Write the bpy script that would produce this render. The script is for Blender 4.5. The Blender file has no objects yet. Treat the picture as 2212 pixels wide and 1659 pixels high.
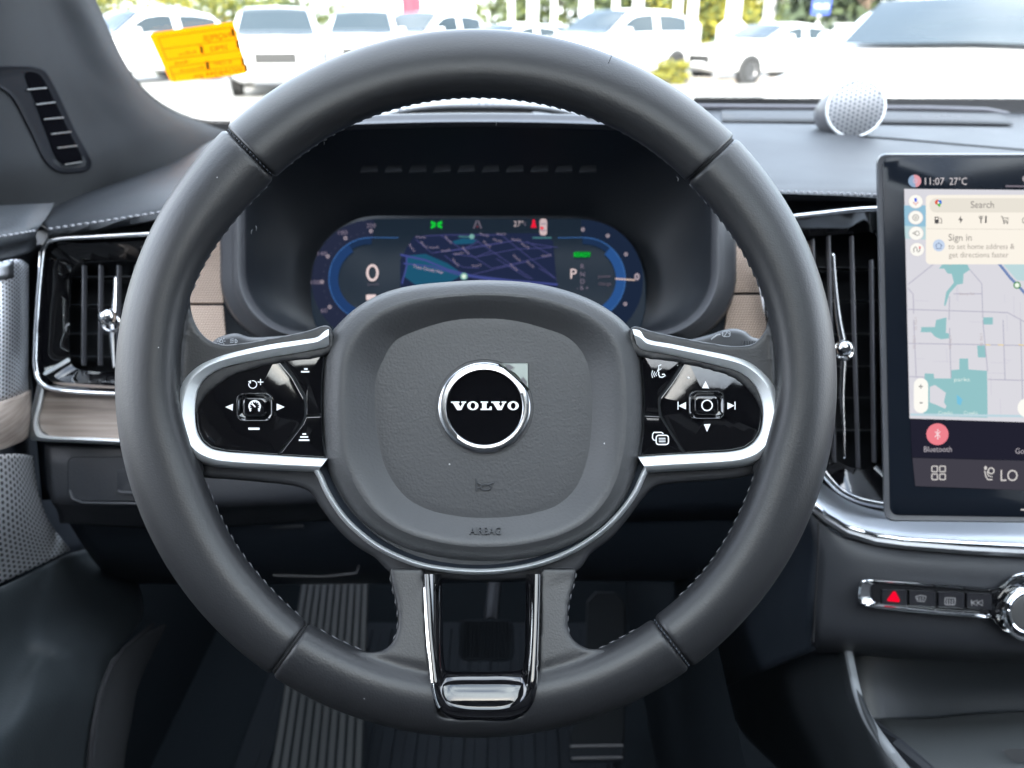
import bpy, bmesh, math, random
from mathutils import Vector, Matrix
random.seed(7)
R = math.radians
sc = bpy.context.scene
COL = sc.collection

# ------------------------------------------------------------------ camera, world, sun, exposure
F = 1661.0                      # focal length in units of the 2212 wide picture
CX, CY = 1106.0, 829.5
CAM = Vector((0, 0, 1.35))
PITCH = R(25.0)
RT = Vector((1, 0, 0)); UP = Vector((0, math.sin(PITCH), math.cos(PITCH))); FW = Vector((0, math.cos(PITCH), -math.sin(PITCH)))
cd = bpy.data.cameras.new('camera'); cam = bpy.data.objects.new('camera', cd); COL.objects.link(cam)
cam.location = CAM; cam.rotation_euler = (R(90) - PITCH, 0, 0)
cd.sensor_width = 36; cd.lens = 36 * F / 2212; cd.clip_start = 0.01; cd.clip_end = 3000
cd.dof.use_dof = True; cd.dof.focus_distance = 0.395; cd.dof.aperture_fstop = 9.0
sc.camera = cam
EXP = 3.12
sc.view_settings.view_transform = 'Standard'; sc.view_settings.look = 'None'
sc.view_settings.exposure = EXP; sc.view_settings.gamma = 1; sc.view_settings.use_curve_mapping = False
SUN_EL, SUN_AZ = 31, 188        # sun behind the car, azimuth clockwise from +Y
w = bpy.data.worlds.new('World'); sc.world = w; w.use_nodes = True
nt = w.node_tree; nt.nodes.clear()
out = nt.nodes.new('ShaderNodeOutputWorld'); bg = nt.nodes.new('ShaderNodeBackground')
sky = nt.nodes.new('ShaderNodeTexSky'); sky.sky_type = 'NISHITA'; sky.sun_disc = False
sky.sun_elevation = R(SUN_EL); sky.sun_rotation = R(SUN_AZ); sky.dust_density = 2.0
tc = nt.nodes.new('ShaderNodeTexCoord'); mp = nt.nodes.new('ShaderNodeMapping'); mp.inputs['Scale'].default_value = (1.0, 1.4, 3.2)
nz = nt.nodes.new('ShaderNodeTexNoise'); nz.inputs['Scale'].default_value = 2.3; nz.inputs['Detail'].default_value = 7; nz.inputs['Roughness'].default_value = .55
cr = nt.nodes.new('ShaderNodeValToRGB'); cr.color_ramp.elements[0].position = .40; cr.color_ramp.elements[1].position = .60
cr.color_ramp.elements[0].color = (.18, .18, .18, 1); cr.color_ramp.elements[1].color = (.95, .95, .95, 1)
mx = nt.nodes.new('ShaderNodeMix'); mx.data_type = 'RGBA'; mx.inputs[7].default_value = (7.7, 8.1, 8.7, 1)
L = nt.links.new
L(tc.outputs['Generated'], mp.inputs[0]); L(mp.outputs[0], nz.inputs[0]); L(nz.outputs['Fac'], cr.inputs[0]); L(cr.outputs[0], mx.inputs[0])
L(sky.outputs[0], mx.inputs[6]); L(mx.outputs[2], bg.inputs[0]); L(bg.outputs[0], out.inputs[0])
bg.inputs[1].default_value = 0.12
sl = bpy.data.lights.new('sun', 'SUN'); sl.energy = 2.0; sl.angle = R(.5); sl.color = (1, .95, .87)
so = bpy.data.objects.new('sun', sl); COL.objects.link(so)
sd = Vector((math.sin(R(SUN_AZ)) * math.cos(R(SUN_EL)), math.cos(R(SUN_AZ)) * math.cos(R(SUN_EL)), math.sin(R(SUN_EL))))
so.rotation_euler = sd.to_track_quat('Z', 'Y').to_euler(); so.location = (0, 0, 30)
sc.cycles.use_denoising = True
try: sc.cycles.denoiser = 'OPENIMAGEDENOISE'
except Exception: pass
sc.cycles.max_bounces = 8; sc.cycles.transparent_max_bounces = 12; sc.cycles.sample_clamp_indirect = 6

# ------------------------------------------------------------------ materials
MATS = {}
def lin(c):
    return tuple(((v / 255) / 12.92 if v / 255 <= .04045 else ((v / 255 + .055) / 1.055) ** 2.4) for v in c)
def mat(name, col=(.05, .05, .05), rough=.5, metal=0, coat=0, bump=None, spec=None, emit=None, es=0, trans=0, alpha=1, fn=None, coatr=.05, sheen=0):
    if name in MATS: return MATS[name]
    m = bpy.data.materials.new(name); m.use_nodes = True; n = m.node_tree.nodes; b = n['Principled BSDF']
    b.inputs['Base Color'].default_value = (*col, 1); b.inputs['Roughness'].default_value = rough; b.inputs['Metallic'].default_value = metal
    b.inputs['Coat Weight'].default_value = coat; b.inputs['Coat Roughness'].default_value = coatr
    if sheen: b.inputs['Sheen Weight'].default_value = sheen
    if spec is not None: b.inputs['Specular IOR Level'].default_value = spec
    if emit: b.inputs['Emission Color'].default_value = (*emit, 1); b.inputs['Emission Strength'].default_value = es
    if trans: b.inputs['Transmission Weight'].default_value = trans
    l = m.node_tree.links
    if bump:      # bump = (scale, strength, distance, kind)
        t = n.new('ShaderNodeTexCoord'); kind = bump[3] if len(bump) > 3 else 'noise'
        if kind == 'leather':
            v = n.new('ShaderNodeTexVoronoi'); v.feature = 'SMOOTH_F1'; v.inputs['Scale'].default_value = bump[0]
            k = n.new('ShaderNodeTexNoise'); k.inputs['Scale'].default_value = bump[0] * 1.3; k.inputs['Detail'].default_value = 2
            wv = n.new('ShaderNodeVectorMath'); wv.operation = 'MULTIPLY_ADD'; wv.inputs[1].default_value = (.0008, .0008, .0008)
            l.new(t.outputs['Object'], k.inputs[0]); l.new(k.outputs['Color'], wv.inputs[0]); l.new(t.outputs['Object'], wv.inputs[2]); l.new(wv.outputs[0], v.inputs['Vector'])
            h = n.new('ShaderNodeMath'); h.operation = 'MULTIPLY_ADD'; h.inputs[1].default_value = .5
            l.new(k.outputs['Fac'], h.inputs[0]); l.new(v.outputs['Distance'], h.inputs[2]); src = h.outputs[0]
        else:
            k = n.new('ShaderNodeTexNoise'); k.inputs['Scale'].default_value = bump[0]; k.inputs['Detail'].default_value = 3
            l.new(t.outputs['Object'], k.inputs[0]); src = k.outputs['Fac']
        bp = n.new('ShaderNodeBump'); bp.inputs['Strength'].default_value = bump[1]; bp.inputs['Distance'].default_value = bump[2]
        l.new(src, bp.inputs['Height']); l.new(bp.outputs[0], b.inputs['Normal'])
        # slight roughness and tone unevenness, as real trim has
        k2 = n.new('ShaderNodeTexNoise'); k2.inputs['Scale'].default_value = 14; k2.inputs['Detail'].default_value = 4
        l.new(t.outputs['Object'], k2.inputs[0])
        mr = n.new('ShaderNodeMapRange'); mr.inputs[3].default_value = max(0, rough - .07); mr.inputs[4].default_value = rough + .07
        l.new(k2.outputs['Fac'], mr.inputs[0]); l.new(mr.outputs[0], b.inputs['Roughness'])
    if fn: fn(m, n, l, b)
    MATS[name] = m; return m
def glow(name, rgb, s=1.0, base=(.01, .01, .01)):
    c = lin(rgb); return mat(name, (0, 0, 0), 1, emit=c, es=s * 2 ** -EXP, spec=0)

def specks(m, n, l, b):       # sparse dust fluff
    t = n.new('ShaderNodeTexCoord'); v = n.new('ShaderNodeTexVoronoi'); v.inputs['Scale'].default_value = 75
    l.new(t.outputs['Object'], v.inputs['Vector'])
    a = n.new('ShaderNodeMath'); a.operation = 'LESS_THAN'; a.inputs[1].default_value = .035; l.new(v.outputs['Distance'], a.inputs[0])
    s = n.new('ShaderNodeSeparateColor'); l.new(v.outputs['Color'], s.inputs[0])
    g = n.new('ShaderNodeMath'); g.operation = 'GREATER_THAN'; g.inputs[1].default_value = .72; l.new(s.outputs[0], g.inputs[0])
    x = n.new('ShaderNodeMath'); x.operation = 'MULTIPLY'; l.new(a.outputs[0], x.inputs[0]); l.new(g.outputs[0], x.inputs[1])
    mi = n.new('ShaderNodeMix'); mi.data_type = 'RGBA'; c = b.inputs['Base Color'].default_value
    mi.inputs[6].default_value = tuple(c); mi.inputs[7].default_value = (.4, .4, .4, 1)
    l.new(x.outputs[0], mi.inputs[0]); l.new(mi.outputs[2], b.inputs['Base Color'])

M_leather = mat('rim_leather', (.0175, .018, .020), .42, bump=(1000, .22, .0003, 'leather'), fn=specks)
M_seam = mat('seam_dark', (.006, .006, .008), .8)
M_thread = mat('grey_thread', (.085, .087, .095), .7)
M_thread2 = mat('pale_thread', (.42, .42, .45), .7)
M_hub = mat('airbag_plastic', (.047, .048, .051), .47, bump=(700, .30, .0004, 'leather'), fn=specks)
M_plastic = mat('grained_plastic', (.034, .035, .039), .50, bump=(1100, .3, .0003), fn=specks)
M_dark = mat('dark_plastic', (.009, .013, .020), .55, bump=(900, .3, .0003))
M_black = mat('deep_black', (.004, .006, .010), .7)
M_silver = mat('satin_silver', (.80, .82, .83), .58, 1, bump=(2500, .05, .0001))
M_chrome = mat('bright_chrome', (.72, .73, .74), .07, 1)
M_piano = mat('piano_black', (.004, .004, .005), .05, coat=1, coatr=.02, fn=specks)
M_white = mat('white_print', (.75, .76, .78), .5, emit=(.8, .82, .85), es=.02)
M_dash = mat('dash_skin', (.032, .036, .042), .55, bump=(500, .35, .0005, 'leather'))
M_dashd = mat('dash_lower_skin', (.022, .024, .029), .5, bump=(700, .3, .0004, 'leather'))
M_carpet = mat('carpet', (.012, .014, .017), .95, bump=(400, .9, .002), sheen=.3)
M_rubber = mat('pedal_rubber', (.010, .013, .017), .7, spec=.12, bump=(500, .3, .0004))
def weave(c1, c2, sc_):
    def f(m, n, l, b):
        uv = n.new('ShaderNodeTexCoord'); mpn = n.new('ShaderNodeMapping'); mpn.inputs['Rotation'].default_value = (0, 0, R(38)); mpn.inputs['Scale'].default_value = (sc_, sc_, sc_)
        l.new(uv.outputs['Object'], mpn.inputs[0])
        s = n.new('ShaderNodeSeparateXYZ'); l.new(mpn.outputs[0], s.inputs[0])
        def sn(o):
            k = n.new('ShaderNodeMath'); k.operation = 'SINE'; l.new(o, k.inputs[0]); return k.outputs[0]
        ad = n.new('ShaderNodeMath'); ad.operation = 'ADD'; l.new(s.outputs[0], ad.inputs[0]); l.new(s.outputs[2], ad.inputs[1])
        sb = n.new('ShaderNodeMath'); sb.operation = 'SUBTRACT'; l.new(s.outputs[0], sb.inputs[0]); l.new(s.outputs[2], sb.inputs[1])
        pr = n.new('ShaderNodeMath'); pr.operation = 'MULTIPLY'; l.new(sn(ad.outputs[0]), pr.inputs[0]); l.new(sn(sb.outputs[0]), pr.inputs[1])
        mr = n.new('ShaderNodeMapRange'); mr.inputs[1].default_value = -.6; mr.inputs[2].default_value = .6; l.new(pr.outputs[0], mr.inputs[0])
        mi = n.new('ShaderNodeMix'); mi.data_type = 'RGBA'; mi.inputs[6].default_value = (*c1, 1); mi.inputs[7].default_value = (*c2, 1)
        l.new(mr.outputs[0], mi.inputs[0]); l.new(mi.outputs[2], b.inputs['Base Color'])
        bp = n.new('ShaderNodeBump'); bp.inputs['Strength'].default_value = .6; bp.inputs['Distance'].default_value = .0006
        l.new(pr.outputs[0], bp.inputs['Height']); l.new(bp.outputs[0], b.inputs['Normal'])
    return f
M_fabric = mat('beige_textile', (.3, .25, .2), .9, fn=weave((.24, .18, .145), (.62, .48, .39), 1700))
M_mesh = mat('dark_mesh_textile', (.03, .03, .03), .8, fn=weave((.008, .009, .011), (.05, .052, .056), 1500))
def wood(m, n, l, b):
    t = n.new('ShaderNodeTexCoord'); mpn = n.new('ShaderNodeMapping'); mpn.inputs['Scale'].default_value = (9, 30, 320)
    l.new(t.outputs['Object'], mpn.inputs[0]); k = n.new('ShaderNodeTexNoise'); k.inputs['Scale'].default_value = 1; k.inputs['Detail'].default_value = 6; k.inputs['Distortion'].default_value = .6
    l.new(mpn.outputs[0], k.inputs[0]); c = n.new('ShaderNodeValToRGB'); c.color_ramp.elements[0].position = .3; c.color_ramp.elements[1].position = .75
    c.color_ramp.elements[0].color = (.22, .175, .15, 1); c.color_ramp.elements[1].color = (.46, .385, .33, 1)
    l.new(k.outputs['Fac'], c.inputs[0]); l.new(c.outputs[0], b.inputs['Base Color'])
M_wood = mat('driftwood_veneer', (.28, .23, .19), .45, fn=wood)
def perf(nu, nv, metal=(.55, .56, .6), hole=(.01, .01, .012), rad=.30):
    def f(m, n, l, b):
        uv = n.new('ShaderNodeTexCoord'); s = n.new('ShaderNodeSeparateXYZ'); l.new(uv.outputs['UV'], s.inputs[0])
        def mul(o, k, add=None):
            q = n.new('ShaderNodeMath'); q.operation = 'MULTIPLY'; l.new(o, q.inputs[0]); q.inputs[1].default_value = k
            if add is not None:
                a = n.new('ShaderNodeMath'); a.operation = 'ADD'; l.new(q.outputs[0], a.inputs[0]); l.new(add, a.inputs[1]); return a.outputs[0]
            return q.outputs[0]
        U = mul(s.outputs[0], nu); fl = n.new('ShaderNodeMath'); fl.operation = 'FLOOR'; l.new(U, fl.inputs[0])
        V = mul(s.outputs[1], nv, mul(fl.outputs[0], .5))
        def fr(o):
            q = n.new('ShaderNodeMath'); q.operation = 'FRACT'; l.new(o, q.inputs[0]); a = n.new('ShaderNodeMath'); a.operation = 'SUBTRACT'; l.new(q.outputs[0], a.inputs[0]); a.inputs[1].default_value = .5; return a.outputs[0]
        cb = n.new('ShaderNodeCombineXYZ'); l.new(fr(U), cb.inputs[0]); l.new(fr(V), cb.inputs[1])
        ln = n.new('ShaderNodeVectorMath'); ln.operation = 'LENGTH'; l.new(cb.outputs[0], ln.inputs[0])
        g = n.new('ShaderNodeMapRange'); g.inputs[1].default_value = rad; g.inputs[2].default_value = rad + .12; l.new(ln.outputs['Value'], g.inputs[0])
        mi = n.new('ShaderNodeMix'); mi.data_type = 'RGBA'; mi.inputs[6].default_value = (*hole, 1); mi.inputs[7].default_value = (*metal, 1)
        l.new(g.outputs[0], mi.inputs[0]); l.new(mi.outputs[2], b.inputs['Base Color']); l.new(g.outputs[0], b.inputs['Metallic'])
    return f

# ------------------------------------------------------------------ geometry helpers
def P(x, y, d): return CAM + RT * ((x - CX) / F * d) + UP * ((CY - y) / F * d) + FW * d
class Plane:                     # depth = a + b X + c Y in the frame of the view; h lifts towards the driver
    def __init__(s, x0, y0, d0, b=0, c=0):
        s.b, s.c = b, c; u, v = (x0 - CX) / F, (CY - y0) / F; s.a = d0 * (1 - b * u - c * v); s.k = math.sqrt(1 + b * b + c * c)
        s.n = (-(FW) + RT * b + UP * c).normalized()
    def __call__(s, x, y, h=0):
        u, v = (x - CX) / F, (CY - y) / F
        return P(x, y, (s.a - h * s.k) / (1 - s.b * u - s.c * v))
ROOT = {}
def tag(o, label=None, cat=None, group=None, kind=None):
    if label: o['label'] = label
    if cat: o['category'] = cat
    if group: o['group'] = group
    if kind: o['kind'] = kind
    return o
def thing(name, loc, label, cat, group=None):
    o = bpy.data.objects.new(name, None); COL.objects.link(o); o.location = loc; ROOT[o] = Vector(loc); o.empty_display_size = .05
    return tag(o, label, cat, group)
def mk(name, V, Fc, m, parent=None, smooth=35, uvs=None, mods=(), mi=None, kind=None, label=None):
    off = ROOT.get(parent, Vector((0, 0, 0))) if parent else Vector((0, 0, 0))
    me = bpy.data.meshes.new(name); me.from_pydata([tuple(Vector(v) - off) for v in V], [], Fc)
    for q in (m if isinstance(m, (list, tuple)) else [m]): me.materials.append(q)
    if mi:
        for p, i in zip(me.polygons, mi): p.material_index = i
    if uvs:
        u = me.uv_layers.new(name='UVMap')
        for lp in me.loops: u.data[lp.index].uv = uvs[lp.vertex_index]
    b = bmesh.new(); b.from_mesh(me); bmesh.ops.recalc_face_normals(b, faces=b.faces) if not uvs else None; b.to_mesh(me); b.free()
    if smooth:
        me.shade_smooth()
        if smooth < 180: me.set_sharp_from_angle(angle=R(smooth))
    o = bpy.data.objects.new(name, me); COL.objects.link(o)
    if parent: o.parent = parent; ROOT[o] = off
    else: ROOT[o] = Vector((0, 0, 0))
    for t, kw in mods:
        md = o.modifiers.new(t.lower(), t)
        for k, v in kw.items(): setattr(md, k, v)
    if kind: o['kind'] = kind
    if label: o['label'] = label
    return o
def cat_rom(pts, closed, n):     # smooth curve, resampled to n points by arc length
    pts = [Vector(p) for p in pts]; N = len(pts); dense = []
    segs = N if closed else N - 1
    for i in range(segs):
        if closed: p0, p1, p2, p3 = pts[(i - 1) % N], pts[i], pts[(i + 1) % N], pts[(i + 2) % N]
        else: p0, p1, p2, p3 = pts[max(i - 1, 0)], pts[i], pts[i + 1], pts[min(i + 2, N - 1)]
        a = max((p1 - p0).length, 1e-6) ** .5; b_ = max((p2 - p1).length, 1e-6) ** .5; c = max((p3 - p2).length, 1e-6) ** .5
        m1 = (p2 - p1) + b_ * ((p1 - p0) / a - (p2 - p0) / (a + b_)) if (p1 - p0).length > 1e-6 else (p2 - p1)
        m2 = (p2 - p1) + b_ * ((p3 - p2) / c - (p3 - p1) / (b_ + c)) if (p3 - p2).length > 1e-6 else (p2 - p1)
        for k in range(16):
            t = k / 16; t2, t3 = t * t, t * t * t
            dense.append(p1 * (2 * t3 - 3 * t2 + 1) + m1 * (t3 - 2 * t2 + t) + p2 * (-2 * t3 + 3 * t2) + m2 * (t3 - t2))
    dense.append(pts[0] if closed else pts[-1])
    return resample(dense, n, closed)
def resample(d, n, closed):
    L_ = [0]
    for i in range(1, len(d)): L_.append(L_[-1] + (d[i] - d[i - 1]).length)
    T = L_[-1]; res = []; j = 0
    for i in range(n):
        s = T * i / (n if closed else n - 1)
        while j < len(L_) - 2 and L_[j + 1] < s: j += 1
        q = (s - L_[j]) / max(L_[j + 1] - L_[j], 1e-9); res.append(d[j].lerp(d[j + 1], min(1, max(0, q))))
    return res
def straight(pts, closed, n):
    d = [Vector(p) for p in pts]
    if closed: d.append(d[0])
    return resample(d, n, closed)
def rrect(x0, y0, x1, y1, r, k=7):
    o = []
    for cx, cy, a0 in ((x1 - r, y0 + r, -90), (x1 - r, y1 - r, 0), (x0 + r, y1 - r, 90), (x0 + r, y0 + r, 180)):
        for i in range(k + 1):
            a = R(a0 + 90 * i / k); o.append((cx + r * math.cos(a), cy + r * math.sin(a)))
    return o
def offset(pts, d, closed=True):  # inward for clockwise-on-screen outlines
    N = len(pts); A = sum(pts[i].x * pts[(i + 1) % N].y - pts[(i + 1) % N].x * pts[i].y for i in range(N)); s = 1 if A > 0 else -1
    res = []
    for i in range(N):
        a = pts[(i - 1) % N] if closed or i else pts[i]; b = pts[(i + 1) % N] if closed or i < N - 1 else pts[i]
        t = (b - a); t = t.normalized() if t.length > 1e-9 else Vector((1, 0)); res.append(pts[i] + Vector((-t.y, t.x)) * d * s)
    return res
def loftV(curves, closed_u=True, cap0=False, cap1=False, closed_v=False):
    n = len(curves[0]); V = [v for c in curves for v in c]; Fc = []
    m = len(curves)
    for j in range(m if closed_v else m - 1):
        j2 = (j + 1) % m
        for i in range(n if closed_u else n - 1):
            k = (i + 1) % n; Fc.append((j * n + i, j * n + k, j2 * n + k, j2 * n + i))
    if cap0: Fc.append(tuple(range(n))[::-1])
    if cap1: Fc.append(tuple((m - 1) * n + i for i in range(n)))
    return V, Fc
def loft(name, curves, m, parent, **kw):
    a = {k: kw.pop(k) for k in ('closed_u', 'cap0', 'cap1', 'closed_v') if k in kw}
    V, Fc = loftV(curves, **a); return mk(name, V, Fc, m, parent, **kw)
def plate(name, pts, rings, m, parent, pl, n=120, curve=True, shrink=False, back=True, hf=None, **kw):
    """outline on a plane; rings = (inset, h) from the back up to the cap."""
    c = [p.to_2d() if len(p) > 2 else p for p in (cat_rom(pts, True, n) if curve else straight(pts, True, n))]
    ce = sum(c, Vector((0, 0))) / len(c); cs = []
    for ins, h in rings:
        o = [p.lerp(ce, ins) for p in c] if shrink else (offset(c, ins) if ins else c)
        cs.append([pl(p.x, p.y, h + (hf(p.x, p.y) if hf else 0)) for p in o])
    return loft(name, cs, m, parent, cap0=back, cap1=True, **kw)
def tubeV(path, r, k=8, closed=False, flat=1.0, nrm=None):
    path = [Vector(p) for p in path]; n = len(path); cs = []
    up = nrm if nrm is not None else -FW
    for i in range(n):
        a = path[(i - 1) % n] if closed or i else path[i]; b = path[(i + 1) % n] if closed or i < n - 1 else path[i]
        t = (b - a).normalized(); s = t.cross(up); s = s.normalized() if s.length > 1e-6 else Vector((1, 0, 0)); u = s.cross(t).normalized()
        rr = r(i / (n - 1)) if callable(r) else r
        cs.append([path[i] + s * (math.cos(2 * math.pi * q / k) * rr) + u * (math.sin(2 * math.pi * q / k) * rr * flat) for q in range(k)])
    return loftV(cs, closed_u=True, closed_v=closed, cap0=not closed, cap1=not closed)
def tube(name, path, r, m, parent, k=8, closed=False, flat=1.0, nrm=None, **kw):
    V, Fc = tubeV(path, r, k, closed, flat, nrm); return mk(name, V, Fc, m, parent, **kw)
class MB:
    def __init__(s): s.V = []; s.F = []; s.m = []
    def add(s, VF, mi=0):
        o = len(s.V); s.V += list(VF[0]); s.F += [tuple(i + o for i in f) for f in VF[1]]; s.m += [mi] * len(VF[1])
    def build(s, name, m, parent=None, **kw): return mk(name, s.V, s.F, m, parent, mi=s.m, **kw)
def boxV(c, sx, sy, sz, ax=RT, ay=None, az=None):
    ay = ay or FW; az = az or UP
    V = [Vector(c) + ax * (sx * i) + ay * (sy * j) + az * (sz * k) for i in (-.5, .5) for j in (-.5, .5) for k in (-.5, .5)]
    return V, [(0, 1, 3, 2), (4, 6, 7, 5), (0, 4, 5, 1), (2, 3, 7, 6), (0, 2, 6, 4), (1, 5, 7, 3)]
def patch(name, rows, m, parent=None, nu=40, nv=24, thick=.004, uvr=None, smooth=60, **kw):
    """rows of (px, py, depth) control points -> smooth surface with thickness"""
    R1 = [cat_rom([P(*q) for q in r], False, nu) for r in rows]
    cols = [cat_rom([r[i] for r in R1], False, nv) for i in range(nu)]
    V = [cols[i][j] for j in range(nv) for i in range(nu)]
    Fc = [(j * nu + i, j * nu + i + 1, (j + 1) * nu + i + 1, (j + 1) * nu + i) for j in range(nv - 1) for i in range(nu - 1)]
    uv = [(i / (nu - 1), j / (nv - 1)) for j in range(nv) for i in range(nu)]
    # orient towards the view, thickness grows away from it
    a, b_, c = V[0], V[1], V[nu]
    nn = (V[1 + nu * (nv // 2)] - V[nu * (nv // 2)]).cross(V[nu * (nv // 2 - 1)] - V[nu * (nv // 2)])
    if nn.dot(CAM - V[nu * (nv // 2) + nu // 2]) > 0: Fc = [f[::-1] for f in Fc]
    return mk(name, V, Fc, m, parent, uvs=uv, smooth=smooth, mods=[('SOLIDIFY', dict(thickness=thick, offset=-1))] if thick else [], **kw)
def stitches(name, path, m, parent, ln=.0028, gap=.0014, r=.0005, zig=0, nrm=None):
    path = [Vector(p) for p in path]; T = sum((path[i + 1] - path[i]).length for i in range(len(path) - 1))
    n = max(2, int(T / (ln + gap))); q = resample(path, n * 3 + 1, False); B = MB()
    up = nrm if nrm is not None else -FW
    for i in range(n):
        a, b_ = q[i * 3], q[i * 3 + 2]; mid = (a + b_) / 2 + up * r * .8
        s = (b_ - a).cross(up).normalized() * zig
        B.add(tubeV([a - s, mid, b_ + s], lambda t: r * (.6 + .6 * math.sin(math.pi * t)), 5, nrm=nrm))
    return B.build(name, m, parent, smooth=180)
TXT = {}
def text2d(s, bold=False):
    if s in TXT: return TXT[s]
    cu = bpy.data.curves.new('t', 'FONT'); cu.body = s; cu.size = 1; cu.resolution_u = 3
    if bold: cu.offset = .012
    o = bpy.data.objects.new('t', cu); COL.objects.link(o); bpy.context.view_layer.update()
    me = bpy.data.meshes.new_from_object(o.evaluated_get(bpy.context.evaluated_depsgraph_get()))
    V = [(v.co.x, v.co.y) for v in me.vertices]; Fc = [tuple(p.vertices) for p in me.polygons]
    bpy.data.objects.remove(o); bpy.data.curves.remove(cu); bpy.data.meshes.remove(me)
    if V:
        x0 = min(v[0] for v in V); x1 = max(v[0] for v in V); V = [(v[0] - (x0 + x1) / 2, v[1]) for v in V]; wd = x1 - x0
    else: wd = 1
    TXT[s] = (V, Fc, wd); return TXT[s]
class Gfx:                        # flat print on a plane, several inks in one mesh
    def __init__(s, pl, h): s.pl = pl; s.h = h; s.B = MB(); s.inks = []
    def ink(s, m):
        if m not in s.inks: s.inks.append(m)
        return s.inks.index(m)
    def poly(s, pts, m, dh=0, mp_=None):
        pts = [mp_(p) if mp_ else p for p in pts]
        s.B.add(([s.pl(x, y, s.h + dh) for x, y in pts], [tuple(range(len(pts)))]), s.ink(m))
    def ring(s, cx, cy, rx, ry, wd, m, dh=0, a0=0, a1=360, n=28):
        full = a1 - a0 >= 360; k = n if full else n + 1
        o = [(cx + rx * math.cos(R(a0 + (a1 - a0) * i / n)), cy + ry * math.sin(R(a0 + (a1 - a0) * i / n))) for i in range(k)]
        q = [(cx + (rx - wd) * math.cos(R(a0 + (a1 - a0) * i / n)), cy + (ry - wd) * math.sin(R(a0 + (a1 - a0) * i / n))) for i in range(k)]
        s.B.add(loftV([[s.pl(x, y, s.h + dh) for x, y in o], [s.pl(x, y, s.h + dh) for x, y in q]], closed_u=full), s.ink(m))
    def disc(s, cx, cy, rx, ry, m, dh=0): s.poly([(cx + rx * math.cos(R(a)), cy + ry * math.sin(R(a))) for a in range(0, 360, 12)], m, dh)
    def line(s, pts, wd, m, dh=0):
        p = [Vector(q) for q in pts]; A, Bq = [], []
        for i in range(len(p)):
            a = p[max(i - 1, 0)]; b_ = p[min(i + 1, len(p) - 1)]; t = (b_ - a).normalized(); nn = Vector((-t.y, t.x)) * wd / 2
            A.append(p[i] + nn); Bq.append(p[i] - nn)
        s.B.add(loftV([[s.pl(q.x, q.y, s.h + dh) for q in A], [s.pl(q.x, q.y, s.h + dh) for q in Bq]], closed_u=False), s.ink(m))
    def text(s, st, cx, y, size, m, dh=0, rot=0, sx=1, width=None, flip=False):
        V, Fc, wd = text2d(st); k = size
        if width: sx = width / (wd * size)
        ca, sa = math.cos(R(rot)), math.sin(R(rot)); fx = -1 if flip else 1
        pts = []
        for vx, vy in V:
            X, Y = vx * k * sx * fx, -vy * k; pts.append(s.pl(cx + X * ca - Y * sa, y + X * sa + Y * ca, s.h + dh))
        s.B.add((pts, Fc), s.ink(m))
    def build(s, name, parent, **kw): return s.B.build(name, s.inks, parent, smooth=0, **kw)
# ================================================================== STEERING WHEEL
W = Plane(1028, 828, .402, 0, .10)
SW = thing('steering_wheel', W(1040, 880, -.03), 'black leather three spoke steering wheel with silver trim and round maker emblem', 'steering wheel')
TH = [(-90, 617), (-45, 630), (-13, 648), (0, 648), (19, 633), (41, 637), (53, 634), (64, 632), (90, 624), (114, 627), (125, 630), (140, 625), (159, 620), (180, 640), (196, 644), (225, 620), (270, 617)]
def rin(t):
    t = (t + 90) % 360 - 90
    for (a, ra), (b, rb) in zip(TH, TH[1:]):
        if a <= t <= b:
            q = (t - a) / (b - a); q = q * q * (3 - 2 * q); return ra + (rb - ra) * q
    return 617
def rimpt(t, f, h):              # f 0 inner edge .. 1 outer edge
    c, s = math.cos(R(t)), math.sin(R(t)); ro = 1 / math.sqrt((c / 780.5) ** 2 + (s / 766) ** 2); ri = rin(t); r = ri + (ro - ri) * f
    return W(1028 + r * c, 828 + r * s, h)
def rimsec(t, k=28, s=1.0):
    o = []
    for i in range(k):
        a = 2 * math.pi * i / k; x, y = math.cos(a), math.sin(a)
        x = math.copysign(abs(x) ** .985, x); h = .0155 * y * s; f = .5 + .5 * x * s; h = min(h, .003) if 81.4 < t < 96.2 and f < .62 else h; o.append(rimpt(t, f, h))
    return o
def rimseg(t0, t1, n):
    cs = []
    for i, (e, s) in enumerate([(0, .80), (.12, .93), (.35, .985)]): cs.append(rimsec(t0 + e, s=s))
    for i in range(n + 1): cs.append(rimsec(t0 + .7 + (t1 - t0 - 1.4) * i / n))
    for e, s in [(.35, .985), (.12, .93), (0, .80)]: cs.append(rimsec(t1 - e, s=s))
    return loftV(cs, cap0=True, cap1=True)
def prism(pts, h0, h1, n=160, curve=True):
    c = cat_rom(pts, True, n) if curve else straight(pts, True, n)
    f = (lambda p, h: W(p.x, p.y, h(p.x, p.y) if callable(h) else h))
    return loftV([[f(p, h0) for p in c], [f(p, h1) for p in c]], cap0=True, cap1=True)
RM = [('REMESH', dict(mode='VOXEL', voxel_size=.0011, use_smooth_shade=True)), ('SMOOTH', dict(factor=.5, iterations=9))]
S = [223.0 + 2.3 - 0, 0]  # placeholder for seam angles
A_UL, A_UR, A_LL, A_LR = 225.6, 316.4, 125.0, 53.0   # seam angles, clockwise on screen from +x
lb = 'leather rim section'
# top
B = MB(); B.add(rimseg(A_UL - 360 + .12, A_UR - 360 - .12, 130)); B.build('rim', M_leather, SW, smooth=180)
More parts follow.
